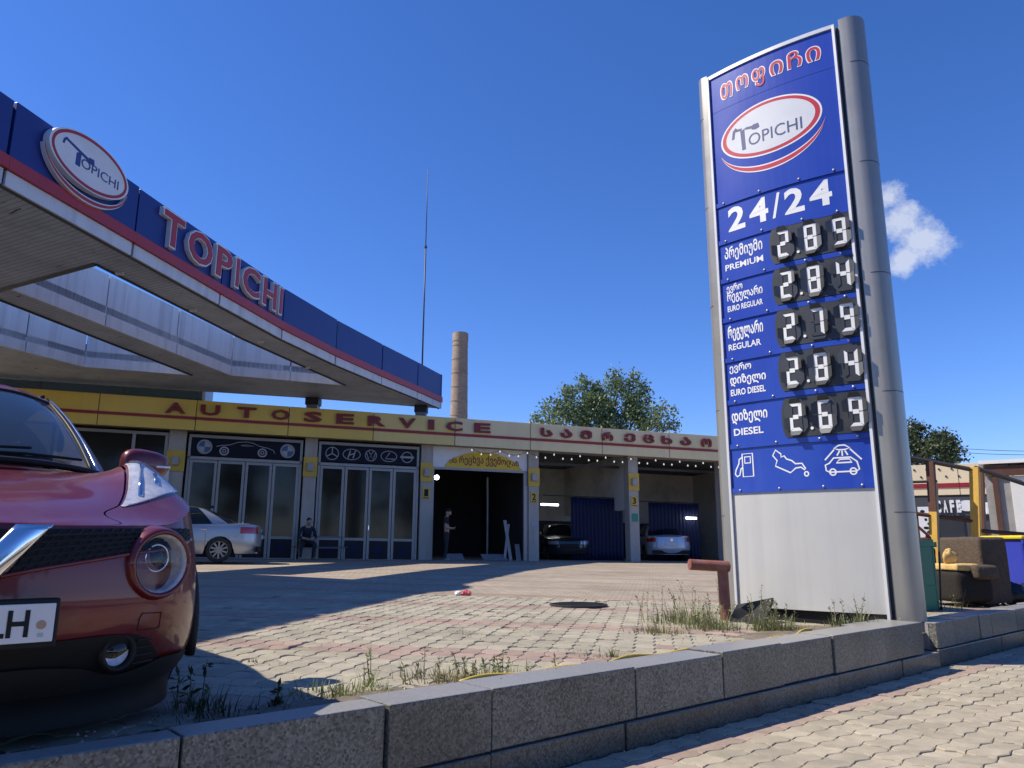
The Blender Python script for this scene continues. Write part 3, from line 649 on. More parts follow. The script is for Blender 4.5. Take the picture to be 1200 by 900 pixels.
soff('soffit', [(x-.06, y-.03) for x, y in CJ[8:10]]+[FE[0]+np.array([-.06, -.08]), FE[1]+np.array([0, -.08]), FE[2]+np.array([0, -.08]), B3, B2, A3, A4])
soff('soffit', [B3, FE[2]+np.array([0, -.08]), FE[3], B4b+np.array([-4, 2]), B4b])
def trim(name, pts, w=.035):
    for a, b in zip(pts[:-1], pts[1:]): MB().tube([(*cl(a), ZC+.012), (*cl(b), ZC+.012)], w, 4).build(name, MT['dark_metal'], can)
trim('soffit_trim', [A1, A2, N9], .05); trim('soffit_trim', [A1, A5, A4]); trim('soffit_trim', [B0, B2]); trim('soffit_trim', [(x-.09, y) for x, y in CJ], .04)
# upstands in the wells, panel by panel
def upstand(p, q, outn, n, top=7.1):
    p = np.array(cl(p)); q = np.array(cl(q)); L = np.linalg.norm(q-p); d = (q-p)/L; nn = np.array([d[1], -d[0]])*outn
    for k in range(n):
        a = p+d*(L*k/n+.02); b = p+d*(L*(k+1)/n-.02)
        MB().pxy([tuple(a), tuple(b), tuple(b-nn*.05), tuple(a-nn*.05)], 6.225, top).build('upstand_panel', MT['upstand'], can)
        MB().pxy([tuple(a+nn*.03), tuple(b+nn*.03), tuple(b-nn*.05), tuple(a-nn*.05)], 5.9, 6.2).build('upstand_skirt', MT['canopy_white'], can)
    MB().pxy([tuple(p-nn*.055), tuple(q-nn*.055), tuple(q-nn*.1), tuple(p-nn*.1)], 5.95, top-.04).build('upstand_backing', MT['dark_metal'], can)
upstand(A2, A3, 1, 3, 7.2); upstand(A3, A4, 1, 2, 7.2); upstand(B4b, B3, 1, 3); upstand(B3, B2, 1, 1)
# letters and badge on the fascia
cd_ = np.array(CJ[6])-np.array(CJ[4]); cd_ /= np.linalg.norm(cd_); crz = math.atan2(cd_[1], cd_[0])
cn_ = np.array([cd_[1], -cd_[0]])
def fasc_s(px, py):
    d = ray(px, py); a = np.array(CJ[4]); t = (a@cn_)/(d[:2]@cn_); return float((d[:2]*t-a)@cd_), float(EYE+d[2]*t)
lx = [fasc_s(px, 300)[0] for px in (204, 230, 252, 271, 287, 306, 322)]
lr = {'T': .72, 'O': .92, 'P': .68, 'I': .19, 'C': .84, 'H': .72}
x0 = fasc_s(185, 262)[0]; x1 = fasc_s(327, 352)[0]
tot_w = sum(lr[c] for c in 'TOPICHI'); gap = (x1-x0-tot_w*1.0)/6
x = x0
for ch in 'TOPICHI':
    w = lr[ch]
    def mp(px, y, z): q = np.array(cl(CJ[4]))+cd_*px-cn_*y; return (q[0], q[1], z)
    sh = text('letter', ch, MT['white_paint'], can, x, x+w, 6.43, 7.17, -.005, .1, .045, fn=mp)
    text('letter_face', ch, MT['canopy_red'], sh, x+.035, x+w-.035, 6.465, 7.135, -.107, .012, .02, fn=mp)
    x += w+gap
# oval badge with swoosh, pump-jack T
def oval_badge(root_map, parent, cx, cz, rx, rz, y, mats, depth):
    W, Rd, Bl = mats
    def put(name, mb, m, par): mb.xform(root_map); return mb.build(name, m, par)
    base = put('badge_body', MB().pxz(ell(cx, cz, rx, rz, 64), y-depth, y), W, parent)
    m = MB(); m.stroke(ell(cx, cz, rx*.92, rz*.9, 64), rx*.055, y-depth-.006, y-depth-.0005, closed=True); put('red_ring', m, Rd, base)
    sw = MB(); sr = MB()
    lo = [(cx+rx*1.05*math.cos(a), cz-.05*rz+rz*1.3*math.sin(a)) for a in np.linspace(rad(187), rad(352), 40)]
    for k in range(39):
        t0 = math.sin(math.pi*k/39)**.6; t1 = math.sin(math.pi*(k+1)/39)**.6
        (xa, za), (xb, zb) = lo[k], lo[k+1]
        sw.pxz([(xa, za-.11*rz*t0), (xb, zb-.11*rz*t1), (xb, zb+.11*rz*t1+.004), (xa, za+.11*rz*t0+.004)], y-depth*.7, y)
        sr.pxz([(xa, za-.06*rz*t0), (xb, zb-.06*rz*t1), (xb, zb+.06*rz*t1+.002), (xa, za+.06*rz*t0+.002)], y-depth*.7-.006, y-depth*.7-.0005)
    s_ = put('swoosh', sw, W, parent); put('swoosh_red', sr, Rd, s_)
    yy = y-depth
    text('lettering', 'OPICHI', Bl, base, cx-.25*rx, cx+.72*rx, cz-.3*rz, cz+.06*rz, yy-.0005, .005, .0, fn=root_map)
    t = MB(); X = lambda a, b: (cx+a*rx, cz+b*rz)
    t.pxz([X(-.38, .1), X(-.38, -.36), X(-.27, -.36), X(-.27, .22)], yy-.006, yy-.0005)
    t.pxz([X(-.66, .32), X(-.64, .4), X(-.1, .17), X(-.12, .06)], yy-.0062, yy-.0006)
    t.pxz([X(-.12, .02), X(-.08, .22), X(.04, .24), X(.06, .08), X(.0, .0)], yy-.0064, yy-.0006)
    t.pxz([X(-.72, .12), X(-.7, .3), X(-.64, .42), X(-.6, .38), X(-.66, .26), X(-.68, .12)], yy-.0066, yy-.0006)
    put('pump_jack', t, Bl, base)
    return base
bs, bz = fasc_s(98, 197)
def bm_(px, y, z): q = np.array(cl(CJ[4]))+cd_*px-cn_*y; return (q[0], q[1], z)
P('badge_blue', (.03, .05, .22), .4)
oval_badge(bm_, can, bs, bz+.04, .93, .46, -.03, (MT['white_paint'], MT['canopy_red'], MT['badge_blue']), .12)
# columns that rise from the garage roof
for u, v in ((-4.2, .75), (-.15, 1.0)):
    x, y = gw(u, v); x -= CX; y -= CY
    c = MB().box(x-.2, x+.2, y-.2, y+.2, 4.9, 5.65).build('column', MT['steel'], can)
    MB().box(x-.24, x+.24, y-.24, y+.24, 5.651, 5.915).build('capital', MT['dark_metal'], c)
for (x, y) in ((-15.5, 9.0), (-15.5, 3.5)):
    MB().lathe([(.25, -.2), (.25, 5.9)], 20, Matrix.Translation((x-CX, y-CY, 0)), cap=(True, True)).build('column', MT['canopy_white'], can, smooth=40)
# small lamp stubs on well edges
for px, py in ((140, 322), (226, 365), (305, 402), (360, 432)):
    p = onz(px, py, ZC-.03)[:2]; x, y = cl(p)
    MB().box(x-.07, x+.07, y-.04, y+.04, ZC-.03, ZC+.019).build('downlight', MT['white_paint'], can)
# ================================================================ price sign (local x along its face from left to right, front towards -y)
TW = 1.32; TR = onz(1042, 729, .04)[:2]; TK = 1.0645; ta = rad(-49); TD = np.array([math.sin(ta), math.cos(ta)])
TL = TR+TD*TW*TK; T_RZ = math.atan2(-TD[1], -TD[0]); TZ = .04; TH = 5.64; BUL = .055
P('totem_blue', (.016, .055, .4), .3, var=.05, scale=1, dirt=(.05, .08, .4), dscale=1, damt=.35, streak=5, coat=.3)
P('totem_grey', (.54, .54, .52), .42, .1, var=.04, scale=2, dirt=(.4, .4, .4), dscale=1, damt=.4, streak=6)
P('totem_edge', (.72, .72, .72), .35, .2, var=.05)
P('tube_grey', (.36, .34, .3), .32, .5, var=.07, scale=2, dirt=(.22, .22, .21), dscale=.9, damt=.4, streak=4)
P('display_black', (.04, .041, .042), .4, var=.15)
P('flap_dark', (.05, .052, .055), .35, var=.15)
P('flap_lit', (.13, .135, .14), .35, var=.15)
P('segment_white', (.82, .83, .83), .4, var=.04)
P('sign_white', (.8, .81, .82), .4, var=.04); P('sign_red', (.55, .03, .05), .35, var=.08)
tot = thing('price_sign', 'tall blue and grey fuel price totem with curved face beside the kerb wall', 'price sign', (*map(float, TL), TZ), T_RZ); tot.scale = (TK, TK, TK)
def tb(x, y, z): return (x, y-BUL*(1-((x-TW/2)/(TW/2))**2), z)
def tbf(x): return -BUL*(1-((x-TW/2)/(TW/2))**2)
def curved(name, x0, x1, z0, z1, y, th, m, parent, n=16):
    mb = MB(); xs = np.linspace(x0, x1, n+1); k = n+1
    vs = [(x, y-th, z0) for x in xs]+[(x, y-th, z1) for x in xs]+[(x, y, z0) for x in xs]+[(x, y, z1) for x in xs]
    fs = [(i, i+1, k+i+1, k+i) for i in range(n)]+[(2*k+i+1, 2*k+i, 3*k+i, 3*k+i+1) for i in range(n)]+[(k+i, k+i+1, 3*k+i+1, 3*k+i) for i in range(n)]+[(i+1, i, 2*k+i, 2*k+i+1) for i in range(n)]+[(0, k, 3*k, 2*k), (k-1, 3*k-1, 4*k-1, 2*k-1)]
    return mb.add(vs, fs).xform(tb).build(name, m, parent)
# core and rounded end tubes
MB().box(.0, TW, .02, .26, .0, TH-.03).build('core', MT['dark_metal'], tot)
def end_tube(x0, sgn, name):
    pts = [(x0, .0)]+[(x0+sgn*(.05+(.145 if sgn > 0 else .1)*math.sin(a)), .16-.16*math.cos(a)) for a in np.linspace(.15, math.pi-.15, 18)]+[(x0, .32)]
    return MB().pxy(pts, -.33 if sgn > 0 else -.12, TH+.06).build(name, MT['tube_grey'], tot, smooth=35)
rt = end_tube(TW+.055, 1, 'end_tube'); lt = end_tube(-.03, -1, 'end_tube')
for z in (.9, 1.95, 3.05, 4.15, 5.2):
    for x0, s, par in ((TW+.055, 1, rt), (-.03, -1, lt)):
        pts = [(x0, .02)]+[(x0+s*(.0515+(.145 if s > 0 else .1)*math.sin(a)), .16-.1615*math.cos(a)) for a in np.linspace(.15, math.pi-.15, 18)]+[(x0, .3)]
        MB().pxy(pts, z, z+.006).build('joint', MT['dark_metal'], par, smooth=35)
MB().box(TW+.023, TW+.055, .03, .3, 0, TH).build('shadow_gap', MT['dark_metal'], tot); MB().box(-.03, -.004, -.01, .3, 0, TH).build('shadow_gap', MT['dark_metal'], tot)
# edge trims
MB().box(-.022, .002, -.035, .02, .02, TH).build('edge_trim', MT['totem_edge'], tot); MB().box(TW-.002, TW+.022, -.035, .02, .02, TH).build('edge_trim', MT['totem_edge'], tot)
curved('top_trim', -.02, TW+.02, TH-.02, TH+.02, .2, .225, MT['totem_edge'], tot)
rows = [1.136, 1.568, 2.01, 2.44, 2.86, 3.28, 3.70, 4.121]
curved('lower_panel', .004, TW-.004, .06, 1.13, .01, .02, MT['totem_grey'], tot)
panels = []
bl = MT['totem_blue']
for a, b in zip(rows[:-1], rows[1:]): panels.append(curved('panel', .004, TW-.004, a+.003, b-.003, .01, .02, bl, tot))
panels.append(curved('panel', .004, TW-.004, 4.124, 5.2, .01, .02, bl, tot)); panels.append(curved('panel', .004, TW-.004, 5.204, TH-.022, .01, .02, bl, tot))
for i, z in enumerate(rows):                                    # rails with bolts below each row
    r = curved('rail', .006, TW-.006, z-.022, z+.026, -.012, .012, bl, tot)
    for x in (.1, .5, .9, 1.22): MB().lathe([(.011, 0), (.011, .008), (.004, .011)], 8, Matrix.Translation(tb(x, -.0235, z+.004)) @ Matrix.Rotation(rad(90), 4, 'X'), cap=(False, True)).build('bolt', MT['steel'], r)
Y0 = -.0105
W = MT['sign_white']
def tt(body, par, x0, x1, z0, z1, m=W, off=.012, y=Y0, d=.002, name='lettering'): return text(name, body, m, par, x0, x1, z0, z1, y, d, off, fn=tb)
# name at the top: red with a white outline
for i, ch in enumerate('თოფიჩი'):
    xa = .13+i*.182+(.0 if i < 3 else .012); ww = .155 if ch != 'ი' else .15
    zl, zh = {'თ': (5.30, 5.5), 'ო': (5.33, 5.5), 'ფ': (5.27, 5.5), 'ი': (5.33, 5.5), 'ჩ': (5.33, 5.53)}[ch]
    tt(ch, panels[-1], xa, xa+ww, zl, zh, W, .04 if ch != 'ჩ' else .022, Y0, .003, 'letter_outline'); tt(ch, panels[-1], xa+.011, xa+ww-.011, zl+.011, zh-.011, MT['sign_red'], .008 if ch != 'ჩ' else 0, Y0-.0032, .002, 'letter')
for ch, xa, xb in (('2', .135, .325), ('4', .375, .575), ('/', .615, .70), ('2', .74, .93), ('4', .98, 1.185)): tt(ch, panels[6], xa, xb, 3.795, 4.055, W, .03 if ch != '/' else .012, name='numeral')
tt('პრემიუმი', panels[5], .07, .49, 3.475, 3.64, W, .02); tt('PREMIUM', panels[5], .07, .49, 3.385, 3.45, W, .018)
tt('ევრო', panels[4], .07, .25, 3.135, 3.235, W, .02); tt('რეგულარი', panels[4], .07, .46, 3.03, 3.155, W, .02); tt('EURO REGULAR', panels[4], .07, .455, 2.945, 3.005, W, .02)
tt('რეგულარი', panels[3], .055, .44, 2.63, 2.8, W, .025); tt('REGULAR', panels[3], .055, .41, 2.54, 2.605, W, .018)
tt('ევრო', panels[2], .05, .29, 2.3, 2.4, W, .02); tt('დიზელი', panels[2], .05, .435, 2.165, 2.285, W, .025); tt('EURO DIESEL', panels[2], .05, .425, 2.075, 2.14, W, .025)
tt('დიზელი', panels[1], .045, .425, 1.785, 1.93, W, .025); tt('DIESEL', panels[1], .06, .375, 1.675, 1.745, W, .02)
# oval logo, printed
def ob(x, y, z): return tb(x, y, z)
logo = panels[-2]
def fan(cx, cz, rx, rz, y, m, name, par, shear=0):
    mb = MB(); n = 56; R = 6
    vs = [(cx, y, cz)]+[(cx+rx*k/R*math.cos(2*math.pi*j/n), y, cz+rz*k/R*math.sin(2*math.pi*j/n)) for k in range(1, R+1) for j in range(n)]
    fs = [(0, 1+(j+1) % n, 1+j) for j in range(n)]+[(1+(k-1)*n+j, 1+(k-1)*n+(j+1) % n, 1+k*n+(j+1) % n, 1+k*n+j) for k in range(1, R) for j in range(n)]
    return mb.add(vs, fs).xform(tb).build(name, m, par)
ocx, ocz, orx, orz = .635, 4.80, .53, .30
fan(ocx, ocz, orx, orz, Y0-.001, W, 'logo_rim', logo); fan(ocx, ocz, orx*.965, orz*.945, Y0-.002, MT['sign_red'], 'logo_ring', logo); fan(ocx, ocz, orx*.88, orz*.84, Y0-.003, P('logo_face', (.68, .7, .73), .35, var=.03), 'logo_face', logo)
sw_ = MB(); sr_ = MB(); lo = [(ocx+orx*1.06*math.cos(a), ocz-.02+orz*1.38*math.sin(a)) for a in np.linspace(rad(196), rad(350), 46)]
for k in range(45):
    f0, f1 = math.sin(math.pi*k/45)**.6, math.sin(math.pi*(k+1)/45)**.6
    (xa, za), (xb, zb) = lo[k], lo[k+1]
    for mb_, h, y in ((sw_, .036, Y0-.001), (sr_, .022, Y0-.002)): mb_.add([(xa, y, za-h*f0), (xb, y, zb-h*f1), (xb, y, zb+h*f1), (xa, y, za+h*f0)], [(0, 1, 2, 3)])
sw_.xform(tb).build('swoosh', W, logo); sr_.xform(tb).build('swoosh_red', MT['sign_red'], logo)
nav = P('logo_navy', (.06, .08, .2), .4)
tt('OPICHI', logo, .42, .97, 4.655, 4.785, nav, .0, Y0-.0032, .0015)
tj = MB(); yj = Y0-.0045
for poly in ([(.335, 4.86), (.345, 4.64), (.385, 4.64), (.38, 4.87)], [(.27, 4.875), (.27, 4.90), (.5, 4.868), (.5, 4.835)], [(.46, 4.83), (.475, 4.88), (.535, 4.88), (.545, 4.83), (.5, 4.82)], [(.235, 4.80), (.25, 4.89), (.285, 4.92), (.3, 4.9), (.275, 4.87), (.262, 4.8)]):
    tj.add([(x, yj, z) for x, z in poly], [tuple(range(len(poly)))])
tj.xform(tb).build('pump_jack', nav, logo)
# seven-segment flap displays
SEG = {'0': 'abcdef', '1': 'bc', '2': 'abged', '3': 'abgcd', '4': 'fgbc', '5': 'afgcd', '6': 'afgedc', '7': 'abc', '8': 'abcdefg', '9': 'abcdfg'}
prices = ['289', '284', '279', '284', '269'][::-1]
cxs = (.705, .965, 1.225)
for r in range(5):
    zb = rows[1+r]; zc = zb+.22
    par = panels[1+r]
    pl = [(.60+.04*(1-math.sin(a)), zc+.185*math.cos(a)) for a in np.linspace(math.pi, 0, 10)]
    board = MB(); poly = [(.64, zc-.185), (1.312, zc-.185), (1.312, zc+.185), (.64, zc+.185)]+[(.64-.06*math.sin(a), zc+.185*math.cos(a)) for a in np.linspace(.2, math.pi-.2, 9)]
    # slices so the board bends with the face
    xs = [.59, .64]+list(np.linspace(.64, 1.312, 9)[1:])
    bd = curved('display_board', .615, 1.314, zc-.185, zc+.185, -.0102, .012, MT['display_black'], par, 8)
    MB().pxz([(.615, zc-.185), (.615, zc+.185)]+[(.615-.05*math.sin(a), zc+.185*math.cos(a)) for a in np.linspace(.25, math.pi-.25, 9)], -.0222, -.0102).xform(tb).build('board_end', MT['display_black'], bd)
    for k, ch in enumerate(prices[r]):
        cx = cxs[k]; y = -.023; w, h, t = .115, .26, .03
        dg = MB().pxz([(cx-.105, zc-.1), (cx-.055, zc-.165), (cx+.055, zc-.165), (cx+.105, zc-.1), (cx+.105, zc+.1), (cx+.055, zc+.165), (cx-.055, zc+.165), (cx-.105, zc+.1)], y-.012, y)
        dg = dg.xform(tb).build('digit', MT['flap_dark'], bd)
        x0, x1, z0, z1, zm = cx-w/2, cx+w/2, zc-h/2, zc+h/2, zc
        segs = dict(a=[(x0+.004, z1), (x1-.004, z1), (x1-t, z1-t), (x0+t, z1-t)], d=[(x0+.004, z0), (x0+t, z0+t), (x1-t, z0+t), (x1-.004, z0)],
                    b=[(x1, z1-.004), (x1, zm+.004), (x1-t, zm+.004), (x1-t, z1-t)], c=[(x1, z0+.004), (x1-t, z0+t), (x1-t, zm-.004), (x1, zm-.004)],
                    f=[(x0, z1-.004), (x0+t, z1-t), (x0+t, zm+.004), (x0, zm+.004)], e=[(x0, z0+.004), (x0, zm-.004), (x0+t, zm-.004), (x0+t, z0+t)],
                    g=[(x0+t+.003, zm-.02), (x1-t-.003, zm-.02), (x1-t-.003, zm+.02), (x0+t+.003, zm+.02)])
        fl = dict(a=([(x0, z1+.002), (x1, z1+.002), (x1-.02, z1+.042), (x0+.02, z1+.042)]), d=([(x0, z0-.002), (x0+.02, z0-.045), (x1-.02, z0-.045), (x1, z0-.002)]),
                  b=([(x1+.002, zm+.004), (x1+.045, zm+.004), (x1+.045, z1-.03), (x1+.002, z1)]), c=([(x1+.002, zm-.004), (x1+.002, z0), (x1+.045, z0+.03), (x1+.045, zm-.004)]),
                  f=([(x0-.002, zm+.004), (x0-.002, z1), (x0-.045, z1-.03), (x0-.045, zm+.004)]), e=([(x0-.002, zm-.004), (x0-.045, zm-.004), (x0-.045, z0+.03), (x0-.002, z0)]))
        for s in 'abcdefg':
            if s in SEG[ch]:
                MB().pxz(segs[s], y-.0165, y-.0125).xform(tb).build('segment', MT['segment_white'], dg)
                if s in fl:                                     # its flap stands open outside the segment
                    tilt = RNG.uniform(.008, .05); hx = {'a': (0, z1, 0, 1), 'd': (0, z0, 0, -1), 'b': (x1, 0, 1, 0), 'c': (x1, 0, 1, 0), 'e': (x0, 0, -1, 0), 'f': (x0, 0, -1, 0)}[s]
                    mb = MB().pxz(fl[s], y-.02, y-.014)
                    mb.xform(lambda X, Y_, Z: (X, Y_-abs((X-hx[0])*hx[2]+(Z-hx[1])*hx[3])/.045*tilt, Z)).xform(tb).build('flap', MT['flap_lit' if RNG.random() < .35 else 'flap_dark'], dg)
            elif s in segs and RNG.random() < .9:
                MB().pxz(segs[s], y-.018, y-.0125).xform(tb).build('closed_flap', MT['flap_dark'], dg)
    MB().pxz(ell(.842, zc-.115, .014, .014, 12), -.03, -.0225).xform(tb).build('decimal_point', MT['segment_white'], bd)
# service pictograms
pk = panels[0]; yp0, yp1 = Y0-.002, Y0-.0002; lw = .013
def picto(name, strokes):
    mb = MB()
    for pts, closed in strokes: mb.stroke(pts, lw, yp0, yp1, closed=closed)
    mb.xform(tb).build(name, W, pk)
picto('fuel_pump_symbol', [([(.135, 1.27), (.245, 1.27), (.245, 1.49), (.135, 1.49)], True), ([(.16, 1.4), (.22, 1.4), (.22, 1.46), (.16, 1.46)], True), ([(.135, 1.46), (.1, 1.44), (.095, 1.4), (.06, 1.34), (.05, 1.3), (.07, 1.275), (.1, 1.29), (.115, 1.35), (.135, 1.36)], False)])
picto('oil_can_symbol', [([(.45, 1.45), (.48, 1.5), (.53, 1.46), (.53, 1.43), (.56, 1.44), (.58, 1.41), (.63, 1.39), (.66, 1.36), (.72, 1.36), (.75, 1.31), (.74, 1.3), (.71, 1.325), (.66, 1.32), (.61, 1.28), (.47, 1.35), (.49, 1.4)], True), (ell(.755, 1.262, .018, .02, 12), True)])
picto('car_wash_symbol', [([(.93, 1.28), (.925, 1.33), (.96, 1.345), (1.0, 1.39), (1.14, 1.39), (1.19, 1.35), (1.205, 1.28), (1.18, 1.265), (1.12, 1.265), (1.02, 1.265), (.96, 1.265)], True), ([(1.02, 1.345), (1.05, 1.375), (1.13, 1.375), (1.15, 1.345)], True), (ell(.985, 1.265, .026, .028, 14), True), (ell(1.155, 1.265, .026, .028, 14), True),
    ([(1.01, 1.475), (1.05, 1.5), (1.1, 1.5), (1.14, 1.475), (1.1, 1.46), (1.05, 1.46)], True), ([(1.01, 1.465), (.925, 1.375)], False), ([(1.14, 1.465), (1.23, 1.365)], False), ([(1.055, 1.45), (1.03, 1.41)], False), ([(1.075, 1.45), (1.075, 1.405)], False), ([(1.1, 1.45), (1.12, 1.41)], False)])
# base plinth
MB().box(.0, TW, -.02, .28, -.14, .055).build('plinth', MT['black_plastic'], tot)
# ================================================================ cars
def car_paint(name, col, coat=1.0, flake=.3, rough=.35):
    m, nt, b = new_mat(name); L = nt.links.new
    tcn = nd(nt, 'ShaderNodeTexCoord'); nz = nd(nt, 'ShaderNodeTexNoise', Scale=3.0, Detail=8, Roughness=.75); L(tcn.outputs['Object'], nz.inputs['Vector'])
    mr = nd(nt, 'ShaderNodeMapRange'); mr.inputs['From Min'].default_value = .5; mr.inputs['From Max'].default_value = .8; mr.inputs['To Max'].default_value = .22; L(nz.outputs['Fac'], mr.inputs['Value'])
    mx = nd(nt, 'ShaderNodeMixRGB'); mx.inputs[1].default_value = (*col, 1); mx.inputs[2].default_value = (.3, .26, .22, 1); L(mr.outputs[0], mx.inputs[0]); L(mx.outputs[0], b.inputs['Base Color'])
    r2 = nd(nt, 'ShaderNodeMapRange'); r2.inputs['To Min'].default_value = .02; r2.inputs['To Max'].default_value = .12; L(nz.outputs['Fac'], r2.inputs['Value']); L(r2.outputs[0], b.inputs['Coat Roughness'])
    b.inputs['Metallic'].default_value = flake; b.inputs['Roughness'].default_value = rough; b.inputs['Coat Weight'].default_value = coat
    return m
MT['paint_red'] = car_paint('paint_red', (.135, .004, .008), .75, .25, .42)
MT['paint_silver'] = car_paint('paint_silver', (.42, .44, .46), 1, .6, .35)
MT['paint_black'] = car_paint('paint_black', (.02, .022, .026), 1, .2, .35)
MT['paint_blue_grey'] = car_paint('paint_blue_grey', (.5, .55, .65), 1, .4, .35)
MT['car_glass'] = glass('car_glass', trans=.3, tint=(.008, .012, .016))
P('lamp_red', (.35, .01, .012), .15, coat=1); P('lamp_clear', (.62, .65, .68), .12, .5, var=.2, scale=30, coat=1)
P('lamp_inner', (.78, .79, .8), .3, .1, var=.3, scale=25); P('plastic_grey', (.02, .02, .021), .6, var=.2, spec=.3); P('seat_cloth', (.03, .03, .033), .9)
def spow(a, e): return abs(a)**e

class CarShape:
    def __init__(s, L, D, Dr, p, W, nose, tail, ztop, zbase, axles, R, wz):
        s.__dict__.update(locals())
        f = [(0, a) for a in np.linspace(0, math.pi/2, 34)]
        sd = [(1, t) for t in np.linspace(0, 1, 64)[1:-1]]
        r = [(2, a) for a in np.linspace(math.pi/2, 0, 22)]
        s.samples = f+sd+r
    def at(s, k, z):
        kind, a = k
        if kind == 1: return s.W(z), s.D+a*(s.L-s.D-s.Dr)
        c, si = spow(math.cos(a), 2/s.p), spow(math.sin(a), 2/s.p)
        if kind == 0: return s.W(z)*si, s.D*(1-c)+s.nose(z)*c
        return s.W(z)*si, s.L-s.Dr*(1-c)-s.tail(z)*c
    def zb(s, k, y):
        z = s.zbase(y)
        if k[0] == 1 or math.sin(k[1]) > .6:
            for ya in s.axles:
                if abs(y-ya) < s.R: z = max(z, s.wz+math.sqrt(s.R**2-(y-ya)**2))
        return z
    def front_y(s, x, z):
        q = min(abs(x)/s.W(z), .9995); si = q**(s.p/2); c = spow(math.sqrt(1-si*si), 2/s.p)
        return s.D*(1-c)+s.nose(z)*c
    def shell(s, nv=16):
        rows = []
        for k in s.samples:
            y0 = s.at(k, .7)[1]; zt = s.ztop(y0); zb = s.zb(k, y0); zs = [zb+(zt-zb)*j/nv for j in range(nv+1)]
            rows.append([(*s.at(k, z), z) for z in zs])
        mb = MB(); n = len(rows)
        for sg in (1, -1):
            mb.add([(sg*p[0], p[1], p[2]) for r in rows for p in r], [((i*(nv+1)+j), (i+1)*(nv+1)+j, (i+1)*(nv+1)+j+1, i*(nv+1)+j+1) for i in range(n-1) for j in range(nv)])
        s.rim = [r[-1] for r in rows]
        bm_weld(mb)
        return mb
    def patch(s, x0, x1, zlo, zhi, off, nx=24, nz=6, sg=(1,)):
        mb = MB()
        for g_ in sg:
            def fn(a, b):
                x = x0+(x1-x0)*a; z = zlo(x)+(zhi(x)-zlo(x))*b
                return (g_*x, s.front_y(x, z)-off, z)
            mb.grid(fn, nx, nz)
        return mb
def bm_weld(mb):
    seen_, idx, nv = {}, [], []
    for p in mb.v:
        k = (round(p[0], 4), round(p[1], 4), round(p[2], 4))
        if k not in seen_: seen_[k] = len(nv); nv.append(p)
        idx.append(seen_[k])
    mb.v = nv; F_ = []; M_ = []
    for f, m in zip(mb.f, mb.m):
        g_ = []
        for i in f:
            if idx[i] not in g_: g_.append(idx[i])
        if len(g_) > 2: F_.append(tuple(g_)); M_.append(m)
    mb.f = F_; mb.m = M_
def loftc(belt, roof, n=60):
    """two half curves sampled alike by breakpoints -> function(t in -1..1, w 0..1)"""
    tb_ = np.linspace(0, 1, len(belt)); B = [cr(tb_, [p[i] for p in belt]) for i in range(3)]; R_ = [cr(tb_, [p[i] for p in roof]) for i in range(3)]
    def f(t, w, bul=.03):
        a = abs(t); sg = 1 if t >= 0 else -1
        b = [float(q(a)) for q in B]; r = [float(q(a)) for q in R_]
        bb = bul*4*w*(1-w)
        x = b[0]+(r[0]-b[0])*w; y = b[1]+(r[1]-b[1])*w; z = b[2]+(r[2]-b[2])*w
        return (sg*(x+bb*min(1, a*1.6)), y-(bb if a < .33 else 0)*.6, z+bb*.7)
    return f
def wheel(parent, x, y, z, r, w, side, spokes=10, rimc='alu'):
    """tyre with tread edge, spoked rim"""
    M_ = Matrix.Translation((x, y, z)) @ Matrix.Rotation(rad(90)*side, 4, 'Y')
    ty = MB().lathe([(r*.68, -w*.42), (r*.8, -w*.5), (r*.95, -w*.47), (r, -w*.3), (r, w*.3), (r*.95, w*.47), (r*.8, w*.5), (r*.68, w*.42)], 32, M_).build('wheel', MT['rubber'], parent, smooth=40)
    rm = MB().lathe([(r*.69, w*.42), (r*.66, w*.44), (r*.62, w*.3), (r*.6, -w*.3)], 32, M_)
    for k in range(spokes):
        a = 2*math.pi*k/spokes; c, s_ = math.cos(a), math.sin(a); nn = .021*r/.33
        pts = [(r*.1, -nn), (r*.64, -nn*1.1), (r*.64, nn*1.1), (r*.1, nn)]
        rm.add([M_ @ Vector((c*q-s_*t, s_*q+c*t, h)) for h in (w*.3, w*.42) for q, t in pts], [(3, 2, 1, 0), (4, 5, 6, 7), (0, 1, 5, 4), (1, 2, 6, 5), (2, 3, 7, 6), (3, 0, 4, 7)])
    rm.lathe([(r*.16, w*.3), (r*.16, w*.44), (0.001, w*.45)], 16, M_)
    rm.build('rim', MT[rimc], ty, smooth=35)
    MB().lathe([(r*.6, -.01), (.02, -.01)], 24, M_).build('brake_disc', MT['black_plastic'], ty)
    return ty
